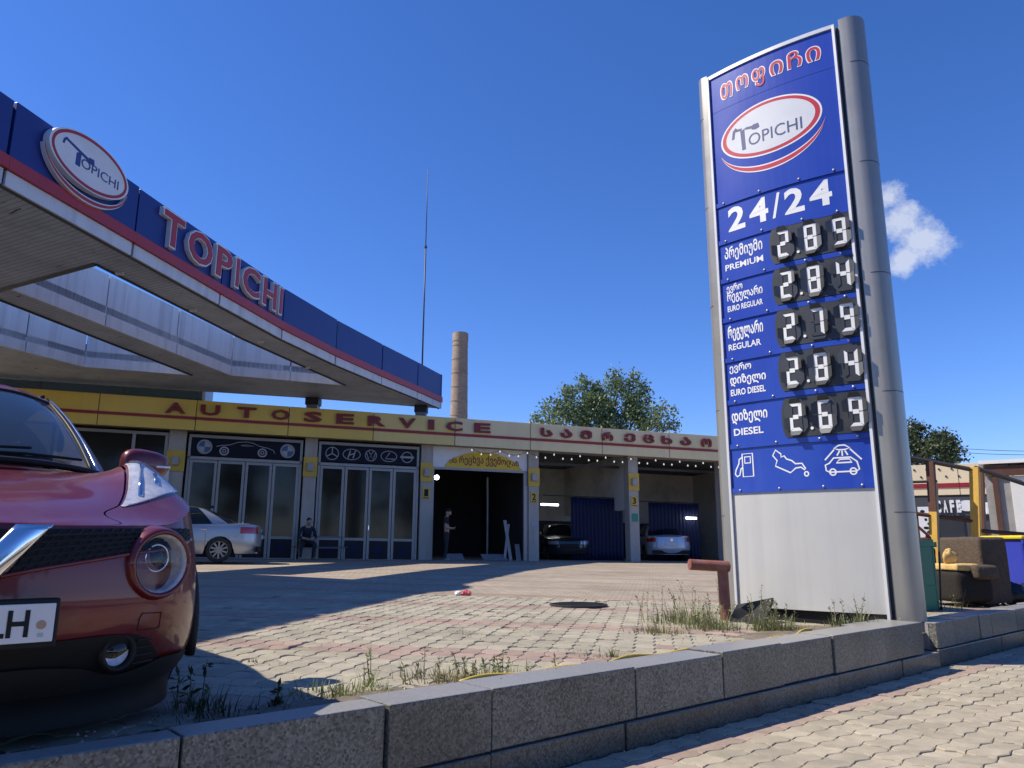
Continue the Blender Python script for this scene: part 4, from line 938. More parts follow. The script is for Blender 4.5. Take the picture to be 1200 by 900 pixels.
def greenhouse(root, paint, f, tA, tB, tC, tD, roofrim, crown, glassm, wt=1):
    """windscreen -tA..tA, A pillar to tB, side glass to tC, rear pillar to tD, rear screen beyond"""
    def part(name, m, t0, t1, w0=0, w1=1, par=root, nn=18, out=0):
        mb = MB(); mb.grid(lambda a, b: tuple(Vector(f(t0+(t1-t0)*a, w0+(w1-w0)*b))), nn, 10); return mb.build(name, m, par, smooth=True)
    ws = part('windscreen', glassm, -tA, tA, .0, wt, nn=36)
    if wt < 1: part('roof_header', paint, -tA, tA, wt, 1, nn=36)
    for s in (1, -1):
        part('pillar', paint, s*tA, s*tB, nn=4)
        sgm = part('side_window', glassm, s*tB, s*tC, nn=24)
        part('rear_pillar', paint, s*tC, s*tD, nn=8)
        mb = MB(); t = (tB+tC)/2
        mb.grid(lambda a, b: tuple(Vector(f(s*(t-.008+.016*a), b))+Vector((s*.004, 0, .002))), 2, 8); mb.build('door_post', MT['black_plastic'], sgm)
    mb = MB(); mb.grid(lambda a, b: f(tD+(1-tD)*a, b) , 12, 8); mb.grid(lambda a, b: f(-tD-(1-tD)*a, b), 12, 8); mb.build('rear_screen', glassm, root, smooth=True)
    # roof: ribs between left and right top edges
    n = 40
    def rf(a, b):
        t = b; L_ = Vector(f(-t if t > 0 else -1e-6, 1)); R__ = Vector(f(t, 1)); p = L_.lerp(R__, a); p.z += crown*(1-(2*a-1)**2)*min(1, (R__.x-L_.x)/.6)*math.sin(math.pi*min(max(t, .0), 1))**.5; return tuple(p)
    MB().grid(rf, 24, n).build('roof', paint, root, smooth=True)
    return ws

# ---------------------------------------------------------------- red crossover, front towards the street
CC = np.array([-1.70, 2.40]); c_rz = W_RZ
suv = thing('parked_car', 'dark red crossover with round headlights parked nose to the kerb wall', 'car', (*map(float, CC), .02), c_rz)
red = MT['paint_red']
S = CarShape(4.13, .8, .62, 2.45, cr([.15, .25, .4, .55, .7, .85, .95, 1.05], [.87, .92, .93, .922, .902, .87, .84, .8]), cr([.15, .22, .3, .42, .55, .65, .72, .78], [.17, .1, .05, .0, .0, .01, .025, .05]),
             cr([.2, .5, .8, 1.1], [.1, .0, .02, .1]), cr([0, .1, .2, .35, .55, .75, 1.0, 1.2, 1.6, 2.5, 3.5, 4.13], [.735, .742, .75, .795, .852, .885, .915, .93, .95, .98, 1.0, .97]), lambda y: .2, (.87, 3.42), .375, .33)
body = S.shell(18).build('body', red, suv, smooth=50)
# bonnet and wings as a height field over the rim
UN = [0, .3, .55, .68, .78, .88, .95, 1]
YB = [0, .1, .2, .35, .55, .75, 1.0, 1.2, 1.5]
TAB = [[.735]*8, [.768, .764, .758, .755, .751, .747, .744, .742], [.805, .80, .787, .776, .768, .76, .754, .75], [.85, .845, .833, .825, .82, .812, .804, .795], [.9, .897, .892, .905, .92, .905, .882, .852],
       [.94, .943, .953, .985, 1.025, .985, .935, .885], [.988, .988, .988, 1.0, 1.02, .99, .955, .915], [1.028, 1.026, 1.015, 1.005, 1.0, .985, .96, .93], [1.03, 1.03, 1.02, 1.01, 1.0, .985, .965, .945]]
rowsf = [cr(UN, r) for r in TAB]
def HZ(u, y, zt):
    vals = [float(rf(u)) for rf in rowsf]; z = float(cr(YB, vals)(y)); e = float(cr(YB, [r[-1] for r in TAB])(y)); return z+(zt-e)*min(1, max(0, (u-.6)/.4))
rim = [r for r in S.rim if r[1] <= 1.5]
rx = cr([r[1]+1e-5*i for i, r in enumerate(rim)], [r[0] for r in rim]); rzt = cr([r[1]+1e-5*i for i, r in enumerate(rim)], [r[2] for r in rim])
us = cr([0, .07, .12, .2, .35, .55, .75, 1.0, 1.5], [1, 1, .92, .69, .672, .69, .725, .745, .75])
ys_ = [r[1] for r in rim]
def hp(u, y, up=0): x = float(rx(y)) if y > ys_[0] else 0; return Vector((u*x, y, HZ(abs(u), y, float(rzt(y)))+up))
def rows_(u0, u1, n, sg, y0=0, y1=1.5, up=0):
    rr = [r for r in rim if y0 <= r[1] <= y1]; mb = MB()
    vs = []
    for r in rr:
        a, b = u0(r[1]), u1(r[1])
        for k in range(n+1):
            u = a+(b-a)*k/n; vs.append((sg*u*r[0], r[1], HZ(abs(u), r[1], r[2])+up))
    mb.add(vs, [(i*(n+1)+k, i*(n+1)+k+1, (i+1)*(n+1)+k+1, (i+1)*(n+1)+k) for i in range(len(rr)-1) for k in range(n)]); return mb
rows_(lambda y: -float(us(y))+.008, lambda y: float(us(y))-.008, 48, 1).build('bonnet', red, suv, smooth=True)
for s in (1, -1):
    rows_(lambda y: min(float(us(y))+.002, 1), lambda y: 1, 22, s, .05).build('wing', red, suv, smooth=True)
rows_(lambda y: -1, lambda y: 1, 30, 1, .03, 1.45, -.018).build('engine_bay', MT['black_plastic'], suv)
# indicator lamps on top of the wings
uo = cr([.34, .45, .58, .66, .74, .82], [.70, .82, .93, .95, .90, .80])
for s in (1, -1):
    def lens(up, dome):
        mb = MB()
        def fn(a, b):
            y = .335+(.83-.335)*b; u0, u1 = float(us(y))+.012, max(float(uo(y)), float(us(y))+.02); u = u0+(u1-u0)*a; p = hp(u, y, up+dome*(16*a*(1-a)*b*(1-b))**.5); return (s*p.x, p.y-dome*.3*math.sin(math.pi*a), p.z)
        return mb.grid(fn, 16, 22)
    il = lens(.003, 0).build('indicator_lamp', MT['lamp_inner'], suv, smooth=True)
    lens(.006, .016).build('lens', MT['glass'], il, smooth=True)
    rb = MB()
    for (uu0, y0, uu1, y1, hh) in ((.755, .45, .80, .74, .0), (.84, .58, .85, .68, .0)):
        a = hp(uu0, y0, hh*.4); b = hp(uu1, y1, hh*.4); rb.tube([(s*a.x, a.y, a.z), (s*b.x, b.y, b.z)], .011, 8)
    rb.build('reflector', MT['chrome'], il, smooth=True)
    ed = [hp(float(uo(y))+.005, y, .004) for y in np.linspace(.345, .8, 18)]
    MB().tube([(s*p.x, p.y, p.z) for p in ed], .004, 6).build('lamp_seal', MT['chrome'], il)
# grille
lo_g = cr([0, .16, .37, .5, .7, .8], [.55, .585, .62, .64, .665, .695]); hi_g = cr([0, .2, .42, .62, .8], [.722, .724, .73, .735, .738])
gr = S.patch(.0, .80, lambda x: float(lo_g(x)), lambda x: float(hi_g(x)), .004, 40, 6, (1, -1)).build('grille', MT['black_plastic'], suv)
gm = MB()
for s in (1, -1):
    for k in range(1, 6):
        w = k/6; gm.tube([(s*x, S.front_y(x, z)-.009, z) for x in np.linspace(.02, .795, 34) for z in [float(lo_g(x))+(float(hi_g(x))-float(lo_g(x)))*w]], .0045, 5)
    for i in range(22):
        x = .03+i*.0355
        for k in range(6):
            xx = x+(.017 if k % 2 else 0)
            if xx > .79: continue
            z0 = float(lo_g(xx))+(float(hi_g(xx))-float(lo_g(xx)))*k/6; z1 = float(lo_g(xx))+(float(hi_g(xx))-float(lo_g(xx)))*(k+1)/6
            gm.tube([(s*(xx-.006), S.front_y(xx, z0)-.009, z0), (s*(xx+.006), S.front_y(xx, z1)-.009, z1)], .004, 4, False)
gm.build('grille_mesh', MT['plastic_grey'], gr)
rimg = MB()
for s in (1, -1): rimg.tube([(s*x, S.front_y(x, float(lo_g(x)))-.006, float(lo_g(x))) for x in np.linspace(0, .8, 30)], .008, 6)
rimg.build('grille_lip', red, gr, smooth=True)
vb = MB()
for s in (1, -1):
    def vfn(a, b):
        z = .548+(.738-.548)*b; xl = -.02+.15*b if b > .12 else 0; xr = .085+.155*b; x = max(0, xl)+(xr-max(0, xl))*a
        return (s*x, S.front_y(x, z)-.03-.012*math.sin(math.pi*a), z)
    vb.grid(vfn, 8, 10)
vb.build('chrome_trim', MT['chrome'], suv, smooth=True, solid=.015)
# round headlamps
for s in (1, -1):
    x, z = .615, .605; y = S.front_y(x, z)
    M_ = Matrix.Translation((s*x, y-.01, z)) @ Matrix.Rotation(s*rad(20), 4, 'Z') @ Matrix.Rotation(rad(90), 4, 'X') @ Matrix.Scale(.9, 4)
    bz = MB().lathe([(.16, -.07), (.154, -.02), (.143, .024), (.134, .038), (.125, .039), (.118, .028)], 48, M_).build('headlamp_bezel', red, suv, smooth=True)
    hl = MB().lathe([(.118, .032), (.108, .012), (.104, -.03), (.09, -.06), (.02, -.075), (.001, -.075)], 40, M_).build('headlamp', MT['lamp_inner'], bz, smooth=50)
    MB().lathe([(.058, -.05), (.06, -.01), (.054, .0), (.05, -.005), (.048, -.03)], 32, M_ @ Matrix.Translation((-.0, .022, .0))).build('projector_ring', MT['chrome'], hl, smooth=True)
    MB().lathe([(.048, -.03), (.04, -.012), (.022, .0), (.001, .004)], 28, M_ @ Matrix.Translation((.0, .022, -.0))).build('projector_lens', MT['car_glass'], hl, smooth=True)
    MB().lathe([(.03, -.05), (.032, -.02), (.024, -.016), (.001, -.014)], 20, M_ @ Matrix.Translation((-.045, -.055, 0))).build('side_bulb', MT['chrome'], hl, smooth=True)
    MB().lathe([(.113, .012), (.095, .026), (.06, .037), (.03, .041), (.001, .042)], 40, M_).build('headlamp_glass', MT['glass'], hl, smooth=True)
# lower intake, skirt, fog lamps, plate
zu = cr([0, .3, .5, .58, .64, .69], [.36, .36, .362, .35, .31, .25])
lo_i = S.patch(0, .69, lambda x: .199, lambda x: float(zu(x)), .006, 34, 8, (1, -1)).build('lower_intake', MT['black_plastic'], suv)
sk = cr([0, .25, .4, .5, .6, .69], [.285, .29, .27, .235, .245, .27])
S.patch(0, .84, lambda x: .17, lambda x: max(.175, float(sk(x))-.015), .022, 34, 4, (1, -1)).build('bumper_skirt', MT['plastic_grey'], suv, smooth=True)
S.patch(0, .84, lambda x: .05, lambda x: .172, -.01, 30, 3, (1, -1)).build('air_dam', MT['black_plastic'], suv, smooth=True)  # dam drawn down low in black to stand for the shade beneath the car
for s in (1, -1):
    x, z = .505, .3; M_ = Matrix.Translation((s*x, S.front_y(x, z)-.016, z)) @ Matrix.Rotation(s*rad(16), 4, 'Z') @ Matrix.Rotation(rad(90), 4, 'X')
    fg = MB().lathe([(.068, -.02), (.062, .012), (.05, .01), (.046, -.005)], 28, M_).build('fog_lamp', MT['black_plastic'], suv, smooth=True)
    MB().lathe([(.046, -.012), (.02, -.02), (.001, -.02)], 24, M_).build('reflector', MT['lamp_inner'], fg, smooth=True)
    MB().lathe([(.046, -.004), (.025, .006), (.001, .008)], 24, M_).build('fog_glass', MT['glass'], fg, smooth=True)
    for k in range(4):
        z = .25+k*.028; MB().tube([(s*x, S.front_y(x, z)-.012, z) for x in np.linspace(.57, .655-.01*k, 8)], .004, 5).build('vent_slat', MT['plastic_grey'], lo_i)
pb = MB().box(-.275, .275, -.055, -.02, .352, .505).build('plate_holder', MT['black_plastic'], suv, bevel=.006)
MB().box(-.262, .262, -.062, -.056, .372, .49).build('number_plate', MT['white_paint'], pb, bevel=.004)
text('lettering', 'LH', MT['black_plastic'], pb, .085, .192, .39, .472, -.0622, .0015, .02)
MB().pxz(ell(.226, .425, .014, .014, 20), -.0635, -.0622).build('plate_sticker', P('sticker_tan', (.45, .3, .2), .6), pb)
MB().box(.218, .234, -.0635, -.0622, .388, .4).build('plate_sticker', P('sticker_pale', (.45, .5, .45), .6), pb)
MB().tube([(.69-.0*0, S.front_y(.66, .43)-.002, .36)]+[], .001, 4) if False else None
tw = MB(); q = [(.565, .37), (.655, .37), (.655, .425), (.575, .43), (.565, .41)]
tw.tube([(x, S.front_y(x, z)-.001, z) for x, z in q+[q[0]]], .0022, 5, False); tw.build('tow_cover_seam', MT['black_plastic'], body)
# wheel arches, wheels
for s in (1, -1):
    for ya in S.axles:
        ar = MB(); ar.tube([(s*(.895), ya+.375*math.cos(a), .33+.375*math.sin(a)) for a in np.linspace(-.3, math.pi+.3, 26)], .022, 8); ar.build('arch_flare', MT['plastic_grey'], suv, smooth=True)
        MB().grid(lambda a, b: (s*(.5+.36*b), ya+.4*math.cos(-.25+a*(math.pi+.5)), .33+.4*math.sin(-.25+a*(math.pi+.5))), 18, 2).build('wheel_liner', MT['black_plastic'], suv)
        wheel(suv, s*.765, ya, .335, .335, .215, s)
MB().box(-.6, .6, .3, 3.9, .2, .5).build('underbody', MT['black_plastic'], suv)
# cabin
fSUV = loftc([(0, 1.06, 1.04), (.33, 1.09, 1.035), (.6, 1.22, 1.015), (.72, 1.42, 1.0), (.78, 1.9, 1.0), (.79, 2.6, 1.04), (.78, 3.3, 1.1), (.62, 3.85, 1.12), (0, 4.0, 1.12)],
             [(0, 1.98, 1.53), (.3, 2.0, 1.525), (.49, 2.08, 1.49), (.535, 2.25, 1.50), (.56, 2.5, 1.51), (.56, 2.9, 1.5), (.54, 3.3, 1.47), (.42, 3.6, 1.44), (0, 3.68, 1.44)])
MT['suv_glass'] = glass('windscreen_glass', trans=.5, tint=(.02, .028, .035), rough=.02)
ws = greenhouse(suv, red, fSUV, .243, .345, .70, .8, None, .06, MT['suv_glass'], .9)
for s in (1, -1):
    e = [Vector(fSUV(s*.243, w)) for w in np.linspace(0, .9, 16)]
    MB().tube([p+Vector((s*.004, -.004, .002)) for p in e], .008, 8).build('windscreen_seal', MT['black_plastic'], ws, smooth=True)
    e = [Vector(fSUV(s*.262, w)) for w in np.linspace(0, 1, 16)]
    MB().tube([p+Vector((s*.006, -.005, .006)) for p in e], .006, 8).build('bright_trim', MT['chrome'], ws, smooth=True)
    e = [Vector(fSUV(s*t, 1))+Vector((-s*.03, 0, .022)) for t in np.linspace(.3, .8, 24)]
    MB().tube([p for p in e], .012, 8).build('roof_rail', MT['plastic_grey'], suv, smooth=True)
e = [Vector(fSUV(t, .9))+Vector((0, -.005, .0)) for t in np.linspace(-.243, .243, 30)]; MB().tube(e, .008, 8).build('windscreen_seal', MT['black_plastic'], ws, smooth=True)
e = [Vector(fSUV(t, 0))+Vector((0, -.012, .0)) for t in np.linspace(-.262, .262, 30)]; MB().tube(e, .016, 8).build('cowl', MT['black_plastic'], ws, smooth=True)
for (t0, t1, w1) in ((-.12, .12, .1), (.02, .22, .07)):
    a = Vector(fSUV(t0, .03)); b = Vector(fSUV(t1, w1)); MB().tube([a+Vector((0, -.02, .012)), (a+b)/2+Vector((0, -.035, .02)), b+Vector((0, -.02, .015))], .007, 6).build('wiper', MT['black_plastic'], ws)
for s in (1, -1):                                # mirrors
    def mfn(a, b):
        th = 2*math.pi*a; ph = math.pi*(b-.5); cp = spow(math.cos(ph), .6); sx = math.copysign(spow(math.sin(ph), .75), math.sin(ph))
        X = sx*.125; Y = math.copysign(spow(math.cos(th), .75), math.cos(th))*cp*.075; Z = math.copysign(spow(math.sin(th), .7), math.sin(th))*cp*(.078-.01*sx)
        return (s*(.875+X), 1.38+Y+X*.25, 1.085+Z)
    mi = MB().grid(mfn, 28, 16).build('door_mirror', red, suv, smooth=True)
    MB().box(*(sorted((s*.9, s*.99))), 1.318, 1.345, 1.068, 1.082).build('side_repeater', MT['lamp_clear'], mi, bevel=.004)
    MB().tube([(s*.70, 1.42, 1.0), (s*.78, 1.4, 1.03), (s*.82, 1.4, 1.05)], [.03, .025, .025], 8).build('mirror_arm', MT['black_plastic'], mi, smooth=True)
    MB().grid(lambda a, b: (s*(.79+.17*a), 1.462+.03*a, 1.03+.11*b), 4, 4).build('mirror_glass', MT['chrome'], mi)
for s in (1, -1):                                # seats, wheel
    st = MB(); st.box(s*.37-.24, s*.37+.24, 2.0, 2.5, .55, .72); st.pyz([(2.45, .7), (2.58, .7), (2.78, 1.28), (2.66, 1.3)], s*.37-.23, s*.37+.23); st.pyz([(2.68, 1.3), (2.76, 1.3), (2.8, 1.43), (2.72, 1.44)], s*.37-.12, s*.37+.12)
    st.build('seat', MT['seat_cloth'], suv, bevel=.03)
M_ = Matrix.Translation((.37, 1.82, .98)) @ Matrix.Rotation(rad(65), 4, 'X')
MB().lathe([(.18+.014*math.cos(a), .014*math.sin(a)) for a in np.linspace(0, 2*math.pi, 9)], 28, M_).build('steering_wheel', MT['black_plastic'], suv, smooth=True)
MB().grid(lambda a, b: (-.66+1.32*a, 1.12+.5*b+.14*(2*a-1)**2*(1-b), 1.01-.02*b), 12, 4).build('dashboard', MT['black_plastic'], suv, smooth=True)
MB().box(-.07, .07, 1.98, 2.0, 1.36, 1.42).build('inner_mirror', MT['black_plastic'], suv, bevel=.01)

# ---------------------------------------------------------------- saloon cars
def saloon(name, label, loc, rz, paint, wheel_mat='alu'):
    r = thing(name, label, 'car', loc, rz, None)
    C = CarShape(4.85, .85, .7, 2.5, cr([.15, .3, .5, .7, .9, 1.0], [.85, .9, .93, .925, .9, .86]), cr([.2, .4, .6, .8], [.06, .0, .0, .06]), cr([.2, .45, .7, .95], [.08, .0, .01, .05]),
                 cr([0, .2, .6, 1.3, 2.4, 3.6, 4.3, 4.6, 4.85], [.70, .78, .86, .93, .95, .97, .98, .97, .93]), lambda y: .22, (.88, 3.75), .35, .32)
    C.shell(12).build('body', paint, r, smooth=50)
    rr = C.rim; mb = MB(); n = 18
    def cz(u, y): return .055*(1-u*u)*(1 if .3 < y < 4.5 else .5)
    vs = [((-1+2*k/n)*q[0], q[1], q[2]+cz(-1+2*k/n, q[1])*min(1, q[0]/.5)) for q in rr for k in range(n+1)]
    mb.add(vs, [(i*(n+1)+k, i*(n+1)+k+1, (i+1)*(n+1)+k+1, (i+1)*(n+1)+k) for i in range(len(rr)-1) for k in range(n)]).build('deck', paint, r, smooth=True)
    f = loftc([(0, 1.3, .98), (.4, 1.35, .97), (.68, 1.5, .955), (.8, 1.75, .95), (.84, 2.3, .955), (.84, 2.9, .965), (.8, 3.5, .985), (.68, 4.05, 1.0), (0, 4.2, 1.02)],
              [(0, 2.05, 1.41), (.35, 2.08, 1.405), (.52, 2.16, 1.385), (.56, 2.3, 1.4), (.59, 2.6, 1.425), (.59, 2.9, 1.425), (.56, 3.15, 1.405), (.47, 3.35, 1.37), (0, 3.42, 1.38)])
    w_ = greenhouse(r, paint, f, .26, .33, .76, .84, None, .04, MT['car_glass'])
    for s in (1, -1):
        for ya in C.axles: wheel(r, s*.82, ya, .32, .325, .22, s, 10, wheel_mat)
        def tl(a, b):
            k = C.samples[-1-int(10*a)]; z = .74+.17*b; x, y = C.at(C.samples[max(0, len(C.samples)-22+int(1+11*a))], z)
            return (s*(x+.006*a), y+.008, z)
        MB().grid(tl, 11, 3).build('tail_light', MT['lamp_red'], r, smooth=True)
        MB().grid(lambda a, b: (s*(.45+.38*a), C.front_y(.45+.38*a, .6+.13*b)-.008, .6+.13*b), 10, 3).build('headlight', MT['lamp_clear'], r, smooth=True)
        for yd in (2.35, 3.25): MB().tube([(s*.928, yd, .84), (s*.945, yd+.03, .845), (s*.945, yd+.16, .845), (s*.928, yd+.19, .84)], .012, 6).build('door_handle', MT['chrome'], r)
        for yd in (1.5, 2.45, 3.4): MB().tube([(s*float(C.W(z))+s*.001, yd, z) for z in (.3, .5, .7, .9)], .004, 4).build('door_seam', MT['black_plastic'], r)
        MB().box(*(sorted((s*.87, s*1.02))), 1.72, 1.86, .96, 1.1).build('door_mirror', paint, r, bevel=.03)
        MB().tube([(s*.93, .95+.33*math.cos(a)-.07, .32+.345*math.sin(a)) for a in np.linspace(0, math.pi, 16)], .012, 6).build('arch_lip', paint, r, smooth=True)
    MB().box(-.26, .26, 4.84, 4.862, .60, .71).build('number_plate', MT['white_paint'], r)
    MB().box(-.8, .8, 4.7, 4.80, .25, .4).build('rear_valance', MT['black_plastic'], r, bevel=.02)
    MB().lathe([(.06, 0), (.06, .015), (.001, .017)], 20, Matrix.Translation((0, 4.83, .82)) @ Matrix.Rotation(rad(-90), 4, 'X')).build('boot_badge', MT['chrome'], r)
    MB().grid(lambda a, b: (-.4+.8*a, C.front_y(abs(-.4+.8*a), .4+.2*b)-.006, .42+.2*b), 12, 4).build('grille', MT['black_plastic'], r)
    MB().box(-.6, .6, .4, 4.5, .2, .5).build('underbody', MT['black_plastic'], r)
    MB().pyz([(3.4, 1.42), (3.56, 1.42), (3.56, 1.45), (3.52, 1.5)], -.012, .012).build('roof_antenna', MT['black_plastic'], r)
    return r
# car pointing left along the facade: local y (back) runs along +facade x
def place(px, py, z): p = onz(px, py, z); return p
pr = onz(255, 659, .215)
rz_s = G_RZ+rad(-90)+rad(4)
# rear near-side wheel of the silver car: local (x=?,y=3.75); its side facing us
bx, by = -math.sin(rz_s), math.cos(rz_s); lx_, ly_ = math.cos(rz_s), math.sin(rz_s)
sx_ = -1 if (ly_ > 0) else 1
ox = pr[0]-bx*3.75-lx_*sx_*.86; oy = pr[1]-by*3.75-ly_*sx_*.86
saloon('saloon_car', 'silver saloon car parked by the glazed garage doors, tail to the right', (float(ox), float(oy), gz(ox, oy)), rz_s, MT['paint_silver'])
u_, z_ = g_at(668, 655, 1.3); x, y = gw(u_, 1.3); saloon('saloon_car', 'black car in the wash bay between pillars 2 and 3', (x, y, gz(x, y)+.02), G_RZ+rad(-12), MT['paint_black'])
u_, z_ = g_at(788, 655, 1.0); x, y = gw(u_, 1.0); aa_ = G_RZ+rad(180-14); x += math.sin(aa_)*4.85; y -= math.cos(aa_)*4.85; saloon('saloon_car', 'pale blue grey car in the right wash bay with its boot outward', (x, y, gz(x, y)+.02), G_RZ+rad(180-14), MT['paint_blue_grey'], 'dark_metal')
# ================================================================ people: one skinned body each, dressed by region
P('skin', (.45, .27, .2), .6, var=.08); P('hair', (.02, .016, .013), .8); P('cloth_black', (.018, .018, .022), .85, var=.2, scale=12); P('cloth_navy', (.02, .024, .045), .85, var=.2, scale=12); P('shoe', (.03, .03, .03), .6); P('shoe_grey', (.25, .25, .26), .7); P('denim_dark', (.025, .027, .035), .85, var=.2, scale=12)
def person(name, label, loc, rz, J, E, tops, legs, shoes, sleeve):
    """J joints {name:(pos, radius)}, E edges; materials by nearest joint"""
    root = thing(name, label, 'person', loc, rz)
    names = list(J); me = bpy.data.meshes.new('skeleton'); me.from_pydata([J[n][0] for n in names], [(names.index(a), names.index(b)) for a, b in E], [])
    o = bpy.data.objects.new('skeleton', me); COL.objects.link(o)
    sk_ = o.modifiers.new('skin', 'SKIN'); o.modifiers.new('sub', 'SUBSURF').render_levels = 2; o.modifiers['sub'].levels = 2
    for i, n in enumerate(names):
        v = me.skin_vertices[0].data[i]; r = J[n][1]; v.radius = r if isinstance(r, tuple) else (r, r); v.use_root = (n == 'pelvis')
    bpy.context.view_layer.update()
    m2 = bpy.data.meshes.new_from_object(o.evaluated_get(bpy.context.evaluated_depsgraph_get())); bpy.data.objects.remove(o)
    mats = [MT['skin'], tops, legs, shoes]; m2.materials.clear()
    for m in mats: m2.materials.append(m)
    segs = [(Vector(J[a][0]), Vector(J[b][0]), a, b) for a, b in E]
    for p in m2.polygons:
        c = p.center; best = None
        for A, B, a, b in segs:
            d = B-A; t = min(1, max(0, (c-A).dot(d)/max(d.length_squared, 1e-9))); q = (c-(A+d*t)).length
            if best is None or q < best[0]: best = (q, a if t < .5 else b, t, a, b)
        n = best[1]; i = 1
        if n.startswith(('knee', 'ankle', 'hip')) : i = 2
        if n.startswith(('toe', 'heel')): i = 3
        if n.startswith(('hand', 'finger', 'thumb', 'wrist')): i = 0
        if n.startswith('elbow') and sleeve == 'short': i = 0
        if n.startswith('head') or n == 'neck': i = 0
        if n == 'pelvis': i = 2
        p.material_index = i; p.use_smooth = True
    b = bpy.data.objects.new('body', m2); COL.objects.link(b); b.parent = root
    return root
def head(root, pos, yaw, pitch):
    M_ = Matrix.Translation(pos) @ Matrix.Rotation(yaw, 4, 'Z') @ Matrix.Rotation(pitch, 4, 'X')
    def sph(sx, sy, sz, off, n, m, par, cut=None):
        mb = MB()
        def fn(a, b):
            th = 2*math.pi*a; ph = math.pi*(b-.5); k = 1-.18*max(0, -math.sin(ph))
            return tuple(M_ @ (Vector(off)+Vector((sx*math.cos(ph)*math.cos(th)*k, sy*math.cos(ph)*math.sin(th)*k, sz*math.sin(ph)))))
        mb.grid(fn, 16, 12); bm_weld(mb); return mb.build(n, m, par, smooth=True)
    h = sph(.076, .098, .118, (0, 0, 0), 'head', MT['skin'], root)
    sph(.08, .092, .085, (0, .022, .055), 'hair', MT['hair'], root)
    sph(.014, .022, .02, (0, -.1, -.01), 'nose', MT['skin'], h)
    for s in (1, -1):
        sph(.012, .02, .03, (s*.077, .005, -.005), 'ear', MT['skin'], h); sph(.012, .006, .008, (s*.03, -.089, .018), 'eye', MT['hair'], h)
    sph(.024, .006, .006, (0, -.089, -.055), 'mouth', P('lips', (.3, .13, .11), .6), h)
    return h
def hand_chain(J, E, tag_, wr, d, side, up=(0, 0, 1)):
    """palm and five curled fingers leaving wrist wr along d"""
    d = Vector(d).normalized(); s = Vector(side).normalized(); n = d.cross(s)
    palm = Vector(wr)+d*.06
    J['hand'+tag_] = (tuple(palm), (.034, .016)); E.append(('wrist'+tag_, 'hand'+tag_))
    for k, (off, l) in enumerate(((-.03, .06), (-.01, .072), (.01, .068), (.03, .052))):
        a = palm+d*.035+s*off; b = a+d*l*.5-n*.012; c = b+d*l*.3-n*.03
        for nm, p, r in (('a', a, .0105), ('b', b, .0095), ('c', c, .0085)): J[f'finger{k}{nm}{tag_}'] = (tuple(p), r)
        E += [('hand'+tag_, f'finger{k}a{tag_}'), (f'finger{k}a{tag_}', f'finger{k}b{tag_}'), (f'finger{k}b{tag_}', f'finger{k}c{tag_}')]
    t = palm-d*.02-s*.04; t2 = t+d*.045-s*.012-n*.01
    J['thumba'+tag_] = (tuple(t), .012); J['thumbb'+tag_] = (tuple(t2), .0095); E += [('hand'+tag_, 'thumba'+tag_), ('thumba'+tag_, 'thumbb'+tag_)]
# standing man with a phone (faces local -y; turned to the right of the picture)
J = dict(pelvis=((0, 0, .93), (.15, .11)), belly=((0, 0, 1.1), (.145, .11)), chest=((0, .02, 1.3), (.165, .12)), collar=((0, .01, 1.45), (.1, .075)), neck=((0, -.01, 1.53), .055), headbase=((0, -.03, 1.58), .05),
         shoulderL=((.19, .02, 1.42), .065), elbowL=((.23, .06, 1.14), .048), wristL=((.13, -.17, 1.1), .032), shoulderR=((-.19, .02, 1.42), .065), elbowR=((-.23, .06, 1.14), .048), wristR=((-.13, -.17, 1.12), .032),
         hipL=((.095, 0, .86), .1), kneeL=((.1, -.02, .49), .068), ankleL=((.1, .02, .1), .045), heelL=((.1, .04, .045), .042), toeL=((.12, -.16, .03), (.045, .03)),
         hipR=((-.095, 0, .86), .1), kneeR=((-.1, .0, .49), .068), ankleR=((-.1, .04, .1), .045), heelR=((-.1, .06, .045), .042), toeR=((-.12, -.14, .03), (.045, .03)))
E_ = [('pelvis', 'belly'), ('belly', 'chest'), ('chest', 'collar'), ('collar', 'neck'), ('neck', 'headbase'), ('collar', 'shoulderL'), ('shoulderL', 'elbowL'), ('elbowL', 'wristL'), ('collar', 'shoulderR'), ('shoulderR', 'elbowR'), ('elbowR', 'wristR'),
      ('pelvis', 'hipL'), ('hipL', 'kneeL'), ('kneeL', 'ankleL'), ('ankleL', 'heelL'), ('heelL', 'toeL'), ('pelvis', 'hipR'), ('hipR', 'kneeR'), ('kneeR', 'ankleR'), ('ankleR', 'heelR'), ('heelR', 'toeR')]
hand_chain(J, E_, 'L', J['wristL'][0], (-.5, -1, .1), (1, -.5, 0)); hand_chain(J, E_, 'R', J['wristR'][0], (.5, -1, .05), (-1, -.5, 0))
p = onz(519, 658.5, .125); x, y = gw(.55, -.75)
man = person('person', 'standing person in black T-shirt looking down at a phone before the open bay', (x, y, gz(x, y)), G_RZ+rad(82), J, E_, MT['cloth_black'], MT['denim_dark'], MT['shoe_grey'], 'short')
head(man, (0, -.06, 1.66), 0, rad(25))
ph = MB().box(-.036, .036, -.075, .075, -.004, .004).build('phone', MT['black_plastic']); M_ = Matrix.Translation((x, y, gz(x, y))) @ Matrix.Rotation(G_RZ+rad(82), 4, 'Z') @ Matrix.Translation((0, -.3, 1.14)) @ Matrix.Rotation(rad(35), 4, 'X'); ph.matrix_world = M_
tag(ph, 'black phone held by the standing person', 'phone')
